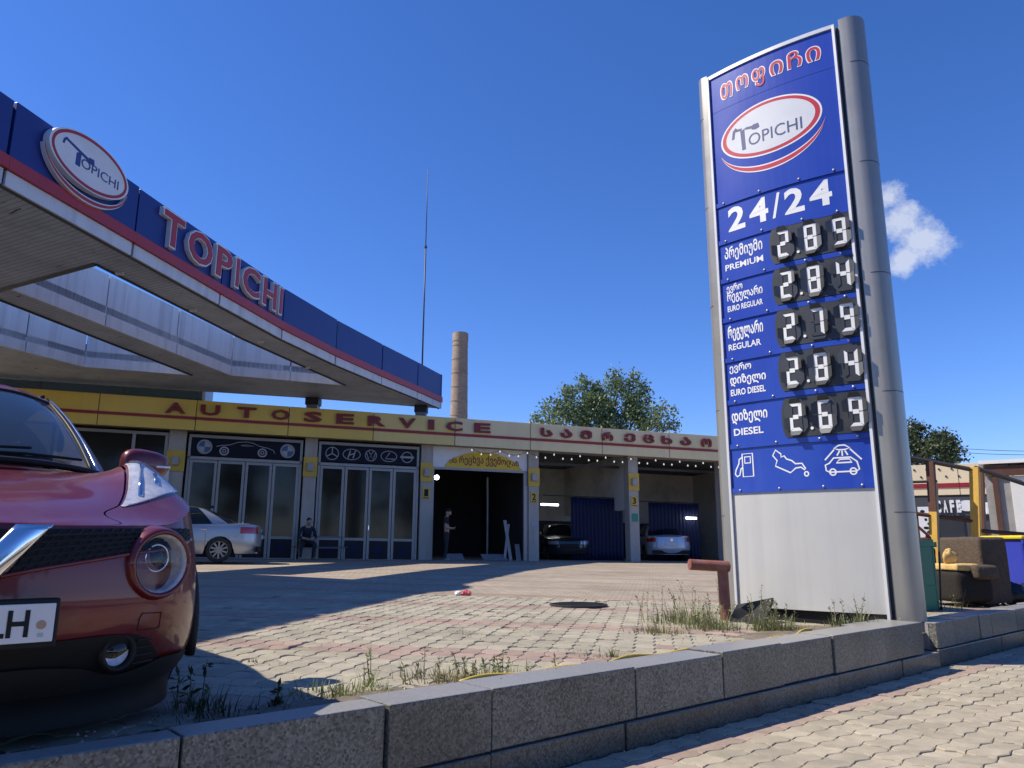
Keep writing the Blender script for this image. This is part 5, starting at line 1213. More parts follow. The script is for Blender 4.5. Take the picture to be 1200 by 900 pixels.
# seated man leaning forward on the bench
J = dict(pelvis=((0, .05, .52), (.16, .12)), belly=((0, -.02, .68), (.155, .13)), chest=((0, -.14, .9), (.18, .13)), collar=((0, -.22, 1.05), (.11, .085)), neck=((0, -.27, 1.1), .055), headbase=((0, -.3, 1.14), .05),
         shoulderL=((.2, -.18, 1.0), .07), elbowL=((.27, -.32, .72), .055), wristL=((.07, -.5, .66), .036), shoulderR=((-.2, -.18, 1.0), .07), elbowR=((-.3, -.28, .72), .055), wristR=((-.07, -.5, .67), .036),
         hipL=((.12, -.02, .5), .11), kneeL=((.22, -.46, .52), .075), ankleL=((.2, -.42, .1), .048), heelL=((.2, -.4, .045), .042), toeL=((.24, -.6, .035), (.045, .03)),
         hipR=((-.12, -.02, .5), .11), kneeR=((-.22, -.46, .52), .075), ankleR=((-.22, -.4, .1), .048), heelR=((-.22, -.38, .045), .042), toeR=((-.27, -.58, .035), (.045, .03)))
E2 = list(E_[:21]); hand_chain(J, E2, 'L', J['wristL'][0], (-.8, -.6, .0), (.6, -.8, 0)); hand_chain(J, E2, 'R', J['wristR'][0], (.8, -.6, .0), (-.6, -.8, 0))
x, y = gw(-4.25, -.75)
sit = person('person', 'seated person in dark clothes leaning forward on the bench', (x, y, gz(x, y)), G_RZ+rad(8), J, E2, MT['cloth_navy'], MT['denim_dark'], MT['shoe_grey'], 'long')
head(sit, (0, -.36, 1.22), rad(15), rad(18))
x, y = gw(-4.3, -.62)
bn = thing('bench', 'low steel-framed bench by the garage doors under the seated person', 'bench', (x, y, gz(x, y)), G_RZ)
for k in range(3): MB().box(-.35, 1.45, -.16+k*.13, -.05+k*.13, .39, .42).build('slat', P('bench_wood', (.09, .075, .06), .7, var=.25, scale=8), bn)
for u in (-.25, 1.33):
    MB().tube([(u, -.16, 0), (u, -.16, .375)], .018).build('leg', MT['steel'], bn); MB().tube([(u, .2, 0), (u, .2, .375)], .018).build('leg', MT['steel'], bn)
MB().tube([(-.25, -.16, .372), (1.33, -.16, .372)], .015).build('rail', MT['steel'], bn); MB().tube([(-.25, .2, .75), (1.33, .2, .75)], .018).build('back_rail', MT['steel'], bn)
for u in (-.25, 1.33): MB().tube([(u, .2, .375), (u, .2, .75)], .015).build('back_post', MT['steel'], bn)
# ================================================================ background: chimney, mast, trees, cables
P('chimney_brick', (.36, .27, .2), .9, var=.2, scale=1.5, dirt=(.16, .12, .1), dscale=.6, damt=.6)
def chimney():
    Y = 70.; c = ony(539.5, 395, Y); w = .72; h = float(c[2]); x = float(c[0])
    r = thing('chimney', 'tall tapering brick factory chimney behind the garage', 'chimney', (x, Y, gz(x, Y)))
    m, nt, b = new_mat('chimney_courses'); L = nt.links.new
    tcn = nd(nt, 'ShaderNodeTexCoord'); sx = nd(nt, 'ShaderNodeSeparateXYZ'); L(tcn.outputs['Object'], sx.inputs[0])
    at2 = nd(nt, 'ShaderNodeMath', operation='ARCTAN2'); L(sx.outputs['Y'], at2.inputs[0]); L(sx.outputs['X'], at2.inputs[1])
    cb = nd(nt, 'ShaderNodeCombineXYZ'); L(at2.outputs[0], cb.inputs['X']); L(sx.outputs['Z'], cb.inputs['Y'])
    br = nd(nt, 'ShaderNodeTexBrick'); br.inputs['Scale'].default_value = 1; br.inputs['Brick Width'].default_value = .26; br.inputs['Row Height'].default_value = .11; br.inputs['Mortar Size'].default_value = .012
    br.inputs['Color1'].default_value = (.42, .3, .2, 1); br.inputs['Color2'].default_value = (.3, .21, .15, 1); br.inputs['Mortar'].default_value = (.3, .27, .23, 1); L(cb.outputs[0], br.inputs['Vector'])
    nz = nd(nt, 'ShaderNodeTexNoise', Scale=.8, Detail=6); L(tcn.outputs['Object'], nz.inputs['Vector'])
    mr = nd(nt, 'ShaderNodeMapRange'); mr.inputs['To Min'].default_value = .6; mr.inputs['To Max'].default_value = 1.3; L(nz.outputs['Fac'], mr.inputs['Value'])
    sc = nd(nt, 'ShaderNodeVectorMath', operation='SCALE'); L(br.outputs['Color'], sc.inputs[0]); L(mr.outputs[0], sc.inputs['Scale']); L(sc.outputs[0], b.inputs['Base Color']); b.inputs['Roughness'].default_value = .9
    MB().lathe([(w*1.35, 0), (w, h-.9), (w*.98, h)], 32, cap=(True, False)).build('shaft', m, r, smooth=40)
    MB().lathe([(w*.97, h-.9), (w*1.06, h-.85), (w*1.06, h-.05), (w*.8, h), (w*.7, h-.3)], 32).build('cap_ring', m, r, smooth=40)
    for k in range(7): z = h-1.3-k*1.35; rr = w*(1+.35*(1-z/h))+.02; MB().lathe([(rr-.02, z), (rr+.006, z), (rr+.006, z+.06), (rr-.02, z+.06)], 32).build('iron_band', MT['chimney_brick'], r, smooth=40)
chimney()
mp_ = ony(501.5, 202, 34.0); x = float(mp_[0])
r = thing('mast', 'thin tall antenna mast behind the canopy tip', 'mast', (x, 34, gz(x, 34)))
hz_ = float(mp_[2]); MB().tube([(0, 0, 0), (0, 0, hz_*.45)], [.055, .05], 8).build('lower_tube', MT['dark_metal'], r, smooth=True); MB().tube([(0, 0, hz_*.45), (0, 0, hz_*.78)], [.038, .034], 8).build('middle_tube', MT['dark_metal'], r, smooth=True); MB().tube([(0, 0, hz_*.78), (0, 0, hz_)], [.024, .016], 6).build('whip', MT['dark_metal'], r, smooth=True)
for z in (hz_*.45, hz_*.78): MB().lathe([(.07, 0), (.07, .1)], 8, Matrix.Translation((0, 0, z-.05)), cap=(True, True)).build('collar', MT['dark_metal'], r)

def leaf_mat(name, c1, c2):
    m, nt, b = new_mat(name); L = nt.links.new
    ge = nd(nt, 'ShaderNodeNewGeometry'); rp = nd(nt, 'ShaderNodeValToRGB'); rp.color_ramp.elements[0].color = (*c1, 1); rp.color_ramp.elements[1].color = (*c2, 1); L(ge.outputs['Random Per Island'], rp.inputs[0]); L(rp.outputs[0], b.inputs['Base Color'])
    b.inputs['Roughness'].default_value = .5
    tl = nd(nt, 'ShaderNodeBsdfTranslucent'); L(rp.outputs[0], tl.inputs['Color']); mx = nd(nt, 'ShaderNodeMixShader'); mx.inputs[0].default_value = .3
    out = nt.nodes['Material Output']; L(b.outputs[0], mx.inputs[1]); L(tl.outputs[0], mx.inputs[2]); L(mx.outputs[0], out.inputs['Surface'])
    return m
MT['leaf_tree'] = leaf_mat('leaf_tree', (.07, .11, .045), (.26, .34, .16)); MT['leaf_dark'] = leaf_mat('leaf_dark', (.035, .055, .022), (.13, .16, .07))
P('bark', (.13, .11, .09), .9, var=.3, scale=6, bump=.6, bscale=20)
def tree(label, base, blobs, leaf, n, matk, seed):
    rg = np.random.default_rng(seed); x, y = base; z0 = gz(x, y)
    r = thing('tree', label, 'tree', (x, y, z0))
    tr = MB(); top = max(b[2] for b in blobs)
    tr.tube([(0, 0, -.1), (.05, 0, 2), (-.1, .1, top*.55), (0, 0, top*.8)], [.32, .25, .16, .06], 9)
    for (bx, by, bz, br, bh) in blobs:
        h0 = rg.uniform(2.2, top*.5); tr.tube([(0, .0, h0), (bx*.45, by*.45, h0+(bz-h0)*.5), (bx, by, bz), (bx*1.03, by, bz+bh*.7)], [.12, .08, .045, .012], 6)
    tr.build('trunk', MT['bark'], r, smooth=True)
    vs = []; fs = []
    tot_v = sum(b[3]**2*b[4] for b in blobs)
    for (bx, by, bz, br, bh) in blobs:
        k = int(n*br**2*bh/tot_v)
        tw = max(6, k//22); d = rg.normal(size=(tw, 3)); d /= np.linalg.norm(d, axis=1)[:, None]; rad_ = rg.uniform(.25, 1.0, tw)**.5
        cen = np.array([bx, by, bz])+d*rad_[:, None]*np.array([br, br, bh])
        taper = np.clip(1-(cen[:, 2]-bz)/bh*.55, .25, 1.3); cen[:, 0] = bx+(cen[:, 0]-bx)*taper; cen[:, 1] = by+(cen[:, 1]-by)*taper
        for c in cen:
            for q in range(k//tw):
                p = c+rg.normal(0, .2, 3); a = rg.normal(size=3); a /= np.linalg.norm(a); b_ = np.cross(a, rg.normal(size=3)); b_ /= np.linalg.norm(b_); s = leaf*rg.uniform(.6, 1.3)
                o = len(vs); vs += [tuple(p-a*s), tuple(p+b_*s*.55), tuple(p+a*s), tuple(p-b_*s*.55)]; fs.append((o, o+1, o+2, o+3))
    mb = MB(); mb.v = vs; mb.f = fs; mb.m = [0]*len(fs); mb.build('crown', MT[matk], r, recalc=False); return r
c = ony(700, 500, 46.); tx = float(c[0])
B_ = []
for px, py, rpx in ((640, 482, 20), (662, 466, 20), (684, 458, 24), (702, 470, 26), (725, 455, 26), (742, 448, 18), (752, 472, 22), (772, 484, 18), (783, 496, 12), (700, 495, 34), (660, 496, 26), (740, 498, 30), (628, 494, 12)):
    q = ony(px, py+6, 46.); B_.append((float(q[0])-tx, RNG.uniform(-1.2, 1.2), float(q[2])-gz(tx, 46), rpx*46/905, rpx*46/905*1.25))
tree('leafy poplar-like tree rising behind the car wash roof', (tx, 46.), B_, .11, 15000, 'leaf_tree', 3)
c = ony(1085, 520, 52.); tx = float(c[0]); B_ = []
for px, py, rpx in ((1068, 520, 18), (1085, 512, 18), (1103, 520, 16), (1118, 530, 14), (1090, 532, 22), (1060, 535, 18), (1075, 500, 9)):
    q = ony(px, py, 52.); B_.append((float(q[0])-tx, RNG.uniform(-1, 1), float(q[2])-gz(tx, 52), rpx*52/905, rpx*52/905*1.1))
tree('dark green tree behind the cafe right of the price sign', (tx, 52.), B_, .12, 7000, 'leaf_dark', 5)

# street trees on the far side of the road, behind the viewer (seen only in paint, chrome and glass)
RNG2 = np.random.default_rng(11)
for i, (x, y) in enumerate(((-22, -15), (-14, -13.5), (-6, -14.5), (2, -13), (10, -14.5), (18, -13.5), (26, -15))):
    B_ = [(RNG2.normal(0, 1.6), RNG2.normal(0, 1.2), RNG2.uniform(4, 9.5), RNG2.uniform(1.6, 2.6), RNG2.uniform(1.6, 2.6)) for k in range(9)]
    tree('leafy street tree across the road behind the viewer', (x, y), B_, .3, 1700, 'leaf_dark', 20+i)['group'] = 'street trees across the road'
# ================================================================ things on the forecourt
P('rust', (.24, .085, .06), .65, var=.25, scale=10, dirt=(.32, .2, .16), dscale=9, damt=.7, bump=.4, bscale=40)
pp = onz(851, 727, .0); x, y = float(pp[0]), float(pp[1]); zz = gz(x, y)
r = thing('pipe_barrier', 'rusty red bent pipe stub standing by the price sign', 'pipe', (x, y, zz-.03))
tz = float(ony(850, 664, y)[2])-zz+.03; e = ony(808, 664, y-.05)
MB().tube([(0, 0, 0), (-.01, 0, tz-.0)], .052, 18).build('post', MT['rust'], r, smooth=40); MB().tube([(.05, .0, tz), (float(e[0])-x, float(e[1])-y, tz+.02)], .052, 18).build('arm', MT['rust'], r, smooth=40)
m_ = onz(678, 712, .0); x, y = float(m_[0]), float(m_[1])
r = thing('manhole_cover', 'dark round iron manhole cover in the paving', 'manhole cover', (x, y, gz(x, y)))
P('iron', (.035, .033, .032), .7, .3, var=.3, scale=8)
MB().lathe([(.33, -.04), (.33, .022), (.3, .026)], 36).build('frame_ring', MT['iron'], r, smooth=30); MB().lathe([(.295, -.01), (.295, .016), (.001, .018)], 36).build('lid', MT['iron'], r, smooth=30)
for k in range(-4, 5): hw = math.sqrt(.27**2-(k*.055)**2); MB().box(-hw, hw, k*.055-.012, k*.055+.012, .0175, .024).build('rib', MT['iron'], r)
l_ = onz(546, 697, .05); x, y = float(l_[0]), float(l_[1])
def crumple(sx, sy, sz, seed):
    rg = np.random.default_rng(seed); ph_ = rg.uniform(0, 6, 6)
    def fn(a, b): th = 2*math.pi*a; p = math.pi*(b-.5); k = 1+.25*math.sin(3*th+ph_[0])*math.cos(2*p)+.15*math.sin(5*th+ph_[1]+3*p); return (sx*math.cos(p)*math.cos(th)*k, sy*math.cos(p)*math.sin(th)*k, sz+sz*math.sin(p)*k)
    mb = MB().grid(fn, 18, 10); bm_weld(mb); return mb
lt_ = thing('litter', 'crumpled pink and white wrapper lying on the paving', 'litter', (x, y, gz(x, y)-.005))
crumple(.07, .06, .035, 1).build('pink_wrapper', P('wrapper_pink', (.6, .1, .12), .4), lt_); crumple(.05, .05, .03, 2).xform(lambda a, b, c: (a-.1, b, c)).build('white_wrapper', MT['white_paint'], lt_)
# yellow hose along the wall, black board at the sign's foot
hp_ = []
for k in range(60):
    t = 1.35+k*.062; q = wp(t, .31+.06*((k-30)/60)+.03*math.sin(k*.35)+(.1 if k > 45 else 0)*((k-45)/15)); hp_.append((q[0], q[1], gz(*q)+.062+.008*math.sin(k*.7)))
h_ = MB().tube(hp_, .011, 8).build('hose', P('hose_yellow', (.62, .42, .06), .5, var=.15), smooth=True); tag(h_, 'thin yellow hose lying along the kerb wall', 'hose')
q = onz(878, 728, .0); x, y = float(q[0]), float(q[1])
bo = MB().pyz([(-.14, 0), (-.1, 0), (.16, .16), (.13, .18)], -.16, .2).xform(lambda a, b, c: (a, b, c*(.8+1.3*(a+.16)))).build('black_board', MT['black_plastic'], loc=(x, y, gz(x, y)+.0), bevel=.008); bo.rotation_euler.z = T_RZ+.1; tag(bo, 'bent black plastic board leaning on the foot of the price sign', 'board')

# ================================================================ weeds
MT['weed'] = leaf_mat('weed', (.1, .125, .045), (.32, .34, .15)); MT['weed_dry'] = leaf_mat('weed_dry', (.2, .17, .08), (.34, .3, .16)); MT['weed_dark'] = leaf_mat('weed_dark', (.02, .035, .012), (.06, .09, .03))
def blade(mb, p, d, h, w, bend):
    d = Vector((math.cos(d), math.sin(d), 0)); s = Vector((-d.y, d.x, 0)); P0 = Vector(p); vs = []
    for k in range(4):
        t = k/3; c = P0+Vector((0, 0, h*t*(1-.25*bend*t)))+d*(bend*h*t*t*.8); ww = w*(1-t*.92); vs += [c-s*ww, c+s*ww]
    mb.add(vs, [(0, 1, 3, 2), (2, 3, 5, 4), (4, 5, 7, 6)])
def weed(label, px, py, h, n, spread, kind='tuft', m='weed', z=None, seed=1):
    rg = np.random.default_rng(seed+int(px)); q = onz(px, py, .0 if z is None else z); x, y = float(q[0]), float(q[1])
    r = thing('weed', label, 'plant', (x, y, gz(x, y)-.01 if z is None else z)); mb = MB(); mb2 = MB()
    for k in range(n):
        a = rg.uniform(0, 6.28); rr = spread*rg.uniform(0, 1)**.7; blade(mb, (rr*math.cos(a)*1.4, rr*math.sin(a)*.8, 0), a+rg.normal(0, .5), h*rg.uniform(.25, .6 if kind != 'tuft' else 1), rg.uniform(.0025, .006), rg.uniform(.2, .9))
    if kind in ('stalk', 'leafy'):
        for k in range(max(2, n//14)):
            a = rg.uniform(0, 6.28); l = h*rg.uniform(.6, 1.1); ln = rg.uniform(.05, .4); b = Vector((spread*.8*rg.normal(), spread*.5*rg.normal(), 0)); tip = b+Vector((ln*l*math.cos(a), ln*l*math.sin(a), l))
            pts = [b.lerp(tip, t)+Vector((0, 0, .05*l*math.sin(math.pi*t))) for t in np.linspace(0, 1, 6)]; mb2.tube(pts, [.0035, .003, .0026, .002, .0016, .001], 4)
            for j in range(16):
                t = rg.uniform(.15, 1); p = b.lerp(tip, t)+Vector((0, 0, .05*l*math.sin(math.pi*t))); s = (.012 if kind == 'stalk' else .02)*rg.uniform(.7, 1.5); d = Vector(rg.normal(size=3)).normalized(); e = d.cross(Vector(rg.normal(size=3))).normalized()
                mb.add([p, p+d*s+e*s*.35, p+d*s*2, p+d*s-e*s*.35], [(0, 1, 2, 3)])
    tag(mb.build('leaves', MT[m], r, recalc=False), kind='stuff')
    if mb2.v: tag(mb2.build('stalks', MT['weed_dry' if m != 'weed_dark' else 'weed_dark'], r), kind='stuff')
weed('tall straggly weed left of the rusty pipe', 800, 730, .38, 260, .26, 'stalk')
weed('bushy green weed at the base of the rusty pipe', 835, 737, .24, 220, .2, 'stalk')
weed('dry yellow tuft in front of the manhole cover', 770, 742, .12, 200, .2, 'tuft', 'weed_dry')
weed('green weed against the black board under the sign', 905, 738, .3, 240, .15, 'stalk')
weed('yellowish low weed at the corner of the hose', 935, 737, .1, 160, .14, 'tuft', 'weed_dry')
weed('thin tall weed before the grey sign panel', 1008, 731, .34, 30, .05, 'stalk', z=.06)
weed('low weed before the middle of the grey sign panel', 985, 734, .2, 50, .09, 'stalk', z=.06)
weed('small weed at the right edge of the grey sign panel', 1025, 730, .12, 24, .05, 'stalk', z=.06)
weed('grey green weed on the wall edge by the middle paving', 560, 797, .13, 280, .24, 'stalk')
weed('thin upright weed on the wall edge', 432, 808, .24, 22, .04, 'stalk')
weed('low green tuft on the wall edge left of the thin weed', 395, 818, .09, 240, .2, 'tuft')
weed('dry tuft on the wall edge in the middle', 520, 800, .1, 180, .2, 'tuft', 'weed_dry')
weed('leafy dark plant on the wall edge beside the car shadow', 328, 832, .1, 30, .05, 'leafy', 'weed_dark')
weed('tall dark weed beside the red car bumper', 232, 838, .22, 50, .09, 'leafy', 'weed_dark')
weed('dark ground weed under the red car corner', 262, 846, .14, 90, .2, 'tuft', 'weed_dark')
weed('bright green sprout on the wall edge below the litter', 717, 770, .1, 26, .03, 'tuft', 'weed')
weed('yellow tuft in the paving joints left of centre', 300, 782, .04, 60, .15, 'tuft', 'weed_dry')
weed('green tuft in the paving joints near the red row', 545, 745, .035, 50, .18, 'tuft')
weed('green tuft in the joints right of the manhole cover', 745, 710, .06, 70, .22, 'tuft')
weed('low grass line in the joints before the wall', 690, 768, .05, 60, .2, 'tuft', 'weed_dry')
weed('plant growing in the gap between the two kerb walls', 1092, 742, .22, 50, .1, 'leafy', 'weed_dark', z=-.1)
weed('thin weed behind the right kerb wall', 1110, 712, .4, 26, .12, 'stalk')
weed('white flowered weed by the old armchair', 1128, 708, .22, 24, .08, 'stalk')

# gravel and crumbs of soil along the wall
gv = MB(); rgv = np.random.default_rng(8)
for k in range(1500):
    if k < 950: t = rgv.uniform(-1, 9); w = .16+abs(rgv.normal(0, .22)); x, y = wp(t, w); z = gz(x, y)+.012
    elif k < 1200: t = rgv.uniform(0, 8); w = -.03-abs(rgv.normal(0, .06)); x, y = wp(t, w); z = SWZ
    else: t = rgv.uniform(3.6, 6); w = rgv.uniform(.3, 1.3); x, y = wp(t, w); z = gz(x, y)
    if 0 < (np.array([x, y])-WA)@WI < .27 and k < 950: z = .081 if rgv.random() < .25 else z
    s = rgv.uniform(.003, .010); j = rgv.uniform(.6, 1.3, 6)*s
    gv.add([(x+j[0], y, z), (x, y+j[1], z), (x-j[2], y, z), (x, y-j[3], z), (x, y, z+j[4]*.8)], [(0, 1, 4), (1, 2, 4), (2, 3, 4), (3, 0, 4)])
tag(gv.build('gravel', P('gravel', (.3, .26, .2), .95, var=.3, island=.4), recalc=False), 'scattered gravel and soil crumbs along the kerb wall', kind='stuff')
# ================================================================ the right edge: cafe, frame, rubbish corner
P('cafe_cream', (.8, .66, .42), .55, var=.06, scale=1); P('cafe_grey', (.06, .062, .066), .5, var=.1); P('cafe_door', (.03, .032, .036), .35); P('white_wall', (.68, .68, .66), .7, var=.06, dirt=(.5, .48, .45), damt=.3)
P('brown_paint', (.09, .035, .02), .6, var=.2, scale=5); P('yellow_wood', (.6, .36, .06), .6, var=.2, scale=6); P('green_box', (.01, .16, .085), .45, var=.12, scale=3, dirt=(.03, .1, .06), damt=.4); P('bin_blue', (.03, .05, .42), .45, var=.08); P('bin_yellow', (.7, .55, .02), .45)
KA = rad(-62.5); KD = np.array([-math.sin(KA), -math.cos(KA)]); K0 = ony(1068, 641, 38.)[:2]; K_RZ = math.atan2(KD[1], KD[0])
cf = thing('cafe', 'low cafe building with cream fascia and dark shopfront right of the price sign', 'cafe', (float(K0[0]), float(K0[1]), .0), K_RZ)
# local x to the right (towards us), front -y
def kx(px):
    d = ray(px, 600); n = np.array([-KD[1], KD[0]]); t = (K0@n)/(d[:2]@n); return float((d[:2]*t-K0)@KD)
ktop = 4.65; 
for a, b in ((-3, kx(1096)), (kx(1096), kx(1128)), (kx(1128), kx(1154)), (kx(1154), kx(1154)+9)):
    MB().box(a+.015, b-.015, -.12, 0, 3.15, ktop).build('fascia_panel', MT['cafe_cream'], cf, bevel=.01); MB().box(a+.01, b-.01, -.15, -.124, 3.5, 3.72).build('red_stripe', MT['red_stripe'], cf)
for k in range(60):
    MB().lathe([(.05, 0), (.05, .03), (.001, .04)], 8, Matrix.Translation((-2.5+k*.27, -.122, 4.05+.36*(k % 2))) @ Matrix.Rotation(rad(90), 4, 'X')).build('stud', MT['dark_metal'], cf)
xe = kx(1154)+9
MB().box(-3, xe, .0, 6, -.3, 3.1).build('wall', MT['cafe_grey'], cf); MB().box(-3, xe, .01, 6, 3.1, 4.6).build('roof', MT['roof_felt'], cf)
MB().box(kx(1072), kx(1160), -.1, -.004, 2.15, 3.05).build('sign_board', MT['cafe_grey'], cf)
a, b = kx(1097), kx(1128)
for i, ch in enumerate('CAFE'):
    w = (b-a)/4; text('letter', ch, MT['white_paint'], cf, a+i*w+.05, a+(i+1)*w-.05, 2.3, 2.9, -.1, .08, .045)
bd_ = MB().pxz(ell(kx(1134), 2.62, .42, .26, 24), -.16, -.102).build('oval_badge', MT['white_paint'], cf)
MB().box(kx(1099), kx(1128), -.06, -.003, -.2, 2.1).build('shop_window', MT['cafe_door'], cf); MB().box(kx(1135), kx(1148), -.06, -.003, -.2, 2.1).build('door', MT['cafe_door'], cf)
MB().box(kx(1147), kx(1150), -.09, -.062, .3, 1.7).build('poster', MT['white_paint'], cf)
MB().box(kx(1155), kx(1162), -.2, -.102, 2.2, 2.75).build('air_conditioner', MT['white_paint'], cf, bevel=.03)
x0 = kx(1085); bn2 = MB().box(x0-.35, x0+.3, -.13, -.105, -.1, 2.6).build('banner', MT['white_paint'], cf)
rgb = np.random.default_rng(4)
for k in range(12): z = .1+k*.2; w = rgb.uniform(.1, .26); o = rgb.uniform(-.3, .02); MB().pxz(ell(x0+o+w*.5, z+.08, w*.5, .07, 10), -.136, -.131).build('banner_mark', MT['black_plastic'], bn2)
# white wall with brown frame
p0 = ony(1165, 640, 17.)[:2]; 
wk = thing('white_kiosk', 'white walled kiosk with brown frame at the right picture edge', 'kiosk', (float(p0[0]), 17., gz(p0[0], 17.)), rad(-33))
kh = float(ony(1165, 541, 17.)[2]); MB().box(.45, 6, .0, 3, -.1, kh-.28).build('wall', MT['white_wall'], wk); MB().box(-.02, .45, .02, 3, -.1, kh-.02).build('grey_pier', MT['concrete'], wk)
MB().box(.0, 6, -.06, -.003, kh-.27, kh-.05).build('brown_beam', MT['brown_paint'], wk); MB().box(.12, .22, -.05, .018, -.1, kh-.28).build('brown_post', MT['brown_paint'], wk); MB().box(-.1, 6.1, -.12, 3.1, kh, kh+.08).build('roof', MT['white_paint'], wk)
MB().pxz([(.62, .35), (.72, .35), (.95, 1.15), (.85, 1.15)], -.02, -.002).build('wall_mark', MT['concrete'], wk); MB().pxz([(.95, .35), (1.05, .35), (.95, 1.15), (.85, 1.15)], -.022, -.002).build('wall_mark', MT['concrete'], wk)
# steel frame
Yf = 11.5
def fp_(px, py, Y=Yf): q = ony(px, py, Y); return Vector((float(q[0]), Y, float(q[2])))
fo = fp_(1140, 700); fr_ = thing('steel_frame', 'brown and yellow painted post and rail frame behind the armchair', 'frame', (fo.x, Yf, gz(fo.x, Yf)))
O_ = Vector(fr_.location)
def bar(a, b, w, m, name): MB().tube([a-O_, b-O_], w, 4).build(name, m, fr_)
bar(fp_(1142, 548), fp_(1146, 690), .085, MT['yellow_wood'], 'yellow_post'); bar(fp_(1148, 553, Yf+.18), fp_(1152, 690, Yf+.18), .075, MT['brown_paint'], 'brown_post')
bar(fp_(1090, 541), fp_(1094, 600), .075, MT['brown_paint'], 'brown_post'); bar(fp_(1094, 600), fp_(1097, 690), .08, MT['yellow_wood'], 'yellow_post')
bar(fp_(1066, 536), fp_(1142, 551), .035, MT['dark_metal'], 'rail'); bar(fp_(1142, 548), fp_(1225, 575), .035, MT['dark_metal'], 'rail'); bar(fp_(1066, 601), fp_(1143, 611), .03, MT['brown_paint'], 'rail'); bar(fp_(1148, 622), fp_(1225, 628), .03, MT['brown_paint'], 'rail')
bar(fp_(1066, 565), fp_(1098, 564), .02, MT['dark_metal'], 'rail'); bar(fp_(1070, 612), fp_(1102, 640), .022, MT['rust'], 'brace'); bar(fp_(1068, 633), fp_(1100, 631), .03, MT['brown_paint'], 'rail')
bp_ = fp_(1074, 556); b2 = fp_(1081, 640); pn = MB().box(bp_.x-.2-O_.x, b2.x-O_.x, .1, .14, b2.z-O_.z-.3, bp_.z-O_.z).build('brown_panel', MT['brown_paint'], fr_)
bar(fp_(1098, 566, 9.2), fp_(1103, 716, 9.2), .012, MT['dark_metal'], 'thin_rod')
# green box
q0 = onz(1092, 713, .0); x, y = float(q0[0]), float(q0[1])
gbx = thing('green_container', 'green metal rubbish container with open front beside the price sign', 'container', (x, y, gz(x, y)), rad(28))
gh = float(ony(1080, 634, y)[2])-gz(x, y)
m = MB(); m.box(-.25, .12, .0, .04, 0, gh); m.build('front_panel', MT['green_box'], gbx, bevel=.01); MB().box(.12, .16, .0, .7, .02, gh-.03).build('side_panel', MT['green_box'], gbx, bevel=.01); MB().box(-.25, -.21, .04, .7, 0, gh-.02).build('side_panel', MT['green_box'], gbx); MB().box(-.21, .12, .66, .7, .02, gh-.02).build('back_panel', MT['green_box'], gbx)
MB().box(-.26, .14, -.015, .0, gh-.06, gh+.015).build('rim', MT['green_box'], gbx); MB().box(-.24, .11, -.012, -.001, .25, .28).build('rib', MT['green_box'], gbx); MB().box(.16, .19, -.02, .72, gh-.07, gh-.01).build('side_rim', MT['green_box'], gbx)
# old armchair
P('sofa_brown', (.085, .062, .045), .95, var=.25, scale=14, bump=.9, bscale=30); P('sofa_shaded', (.018, .014, .012), .95, var=.2, scale=14, bump=.6, bscale=30); P('foam', (.62, .42, .16), .9, var=.25, scale=8, bump=.8, bscale=12)  # near-black copy puts the shade of base and rear arm into the colour
q0 = onz(1160, 708, .0); x, y = float(q0[0]), float(q0[1])
so_ = thing('armchair', 'worn brown armchair with torn yellow foam dumped behind the kerb wall', 'armchair', (x, y, gz(x, y)), rad(12))
px_m = y/905.
def soft(x0, x1, y0, y1, z0, z1, name, m, r=.07): 
    o = MB().box(x0, x1, y0, y1, z0, z1).build(name, m, so_, smooth=True); b = o.modifiers.new('b', 'BEVEL'); b.width = r; b.segments = 4
    d = o.modifiers.new('s', 'SUBSURF'); d.levels = 1; d.render_levels = 2; d.subdivision_type = 'SIMPLE'
    t_ = bpy.data.textures.new('lump', 'CLOUDS'); t_.noise_scale = .18; dm = o.modifiers.new('d', 'DISPLACE'); dm.texture = t_; dm.strength = .028; dm.texture_coords = 'OBJECT'; dm.texture_coords_object = so_
    return o
soft(-.42, .1, .0, .75, .06, .44, 'base', MT['sofa_shaded']); soft(-.2, .14, -.08, .65, .34, .52, 'left_arm', MT['sofa_brown'], .05)
soft(.0, .42, .05, .75, .02, .86, 'backrest', MT['sofa_brown'], .045); soft(-.4, -.05, .02, .5, .44, .53, 'torn_cushion', MT['foam'], .03); soft(-.44, -.28, .45, .72, .4, .74, 'rear_arm', MT['sofa_shaded'], .06)
crumple(.1, .05, .09, 6).xform(lambda a, b, c: (a-.26, b+.28, c+.51)).build('foam_lump', MT['foam'], so_, smooth=True)
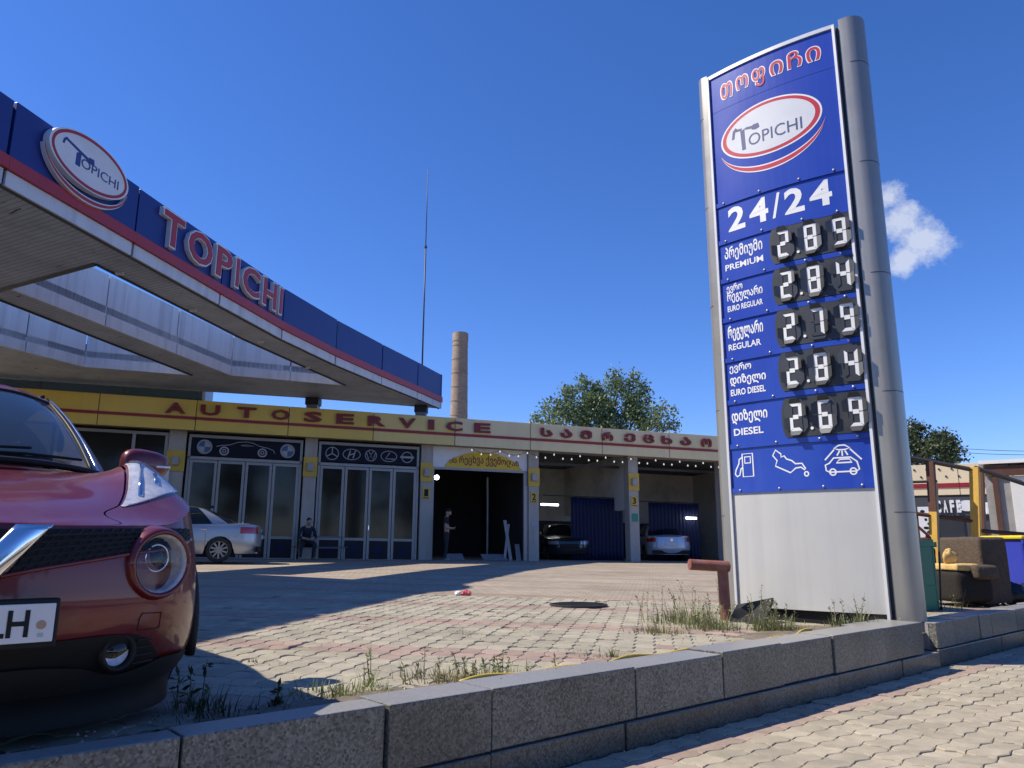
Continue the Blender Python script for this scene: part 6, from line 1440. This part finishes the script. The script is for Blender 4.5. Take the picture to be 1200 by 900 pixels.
# blue bin with yellow lid
q0 = onz(1228, 704, .0); x, y = float(q0[0]), float(q0[1])+.3
bb = thing('wheelie_bin', 'blue plastic bin with yellow lid at the right picture edge', 'bin', (x, y, gz(x, y)), rad(10)); bh = float(ony(1195, 632, y)[2])-gz(x, y)
MB().add([(-.22, -.2, .22), (.3, -.2, .22), (.3, .3, .22), (-.22, .3, .22), (-.3, -.27, bh), (.4, -.27, bh), (.4, .4, bh), (-.3, .4, bh)], [(0, 3, 2, 1), (4, 5, 6, 7), (0, 1, 5, 4), (1, 2, 6, 5), (2, 3, 7, 6), (3, 0, 4, 7)]).build('tub', MT['bin_blue'], bb, bevel=.03)
MB().box(-.34, .44, -.31, .43, bh, bh+.05).build('lid', MT['bin_yellow'], bb, bevel=.02); MB().box(-.32, .42, -.3, -.271, bh-.06, bh-.005).build('rim', MT['bin_blue'], bb)
for s in (-.15, .22): MB().lathe([(.1, -.03), (.1, .03)], 18, Matrix.Translation((s, .2, .1)) @ Matrix.Rotation(rad(90), 4, 'Y'), cap=(True, True)).build('wheel', MT['rubber'], bb); MB().box(s-.02, s+.02, -.15, .25, .1, .23).build('bracket', MT['black_plastic'], bb)
# dark rubbish bags between
for (px, py, s, lb) in ((1186, 706, .2, 'black rubbish bag slumped beside the armchair'), (1200, 703, .17, 'black rubbish bag under the blue bin')):
    q0 = onz(px, py, .0); x, y = float(q0[0]), float(q0[1]); o = crumple(s, s*.8, s*.75, int(px)).build('rubbish_bag', P('bag_black', (.015, .015, .017), .3, var=.3), loc=(x, y, gz(x, y)-.02), smooth=True); tag(o, lb, 'bag')
q0 = onz(1196, 700, .05); x, y = float(q0[0]), float(q0[1])-.25; o = crumple(.09, .06, .03, 9).build('paper_scrap', MT['white_paint'], loc=(x, y, gz(x, y))); tag(o, 'white paper scrap by the rubbish bags', 'litter')
# overhead cables
for (a, b, lb) in (((1085, 522), (1260, 529), 'upper overhead cable at the right'), ((1085, 527), (1260, 533), 'lower overhead cable at the right')):
    A_, B2_ = Vector(ony(*a, 60.)), Vector(ony(*b, 45.)); pts = [A_.lerp(B2_, t)+Vector((0, 0, -.15*math.sin(math.pi*t)))-A_ for t in np.linspace(0, 1, 14)]
    o = MB().tube(pts, .018, 5).build('overhead_cable', MT['black_plastic'], loc=A_); tag(o, lb, 'cable')
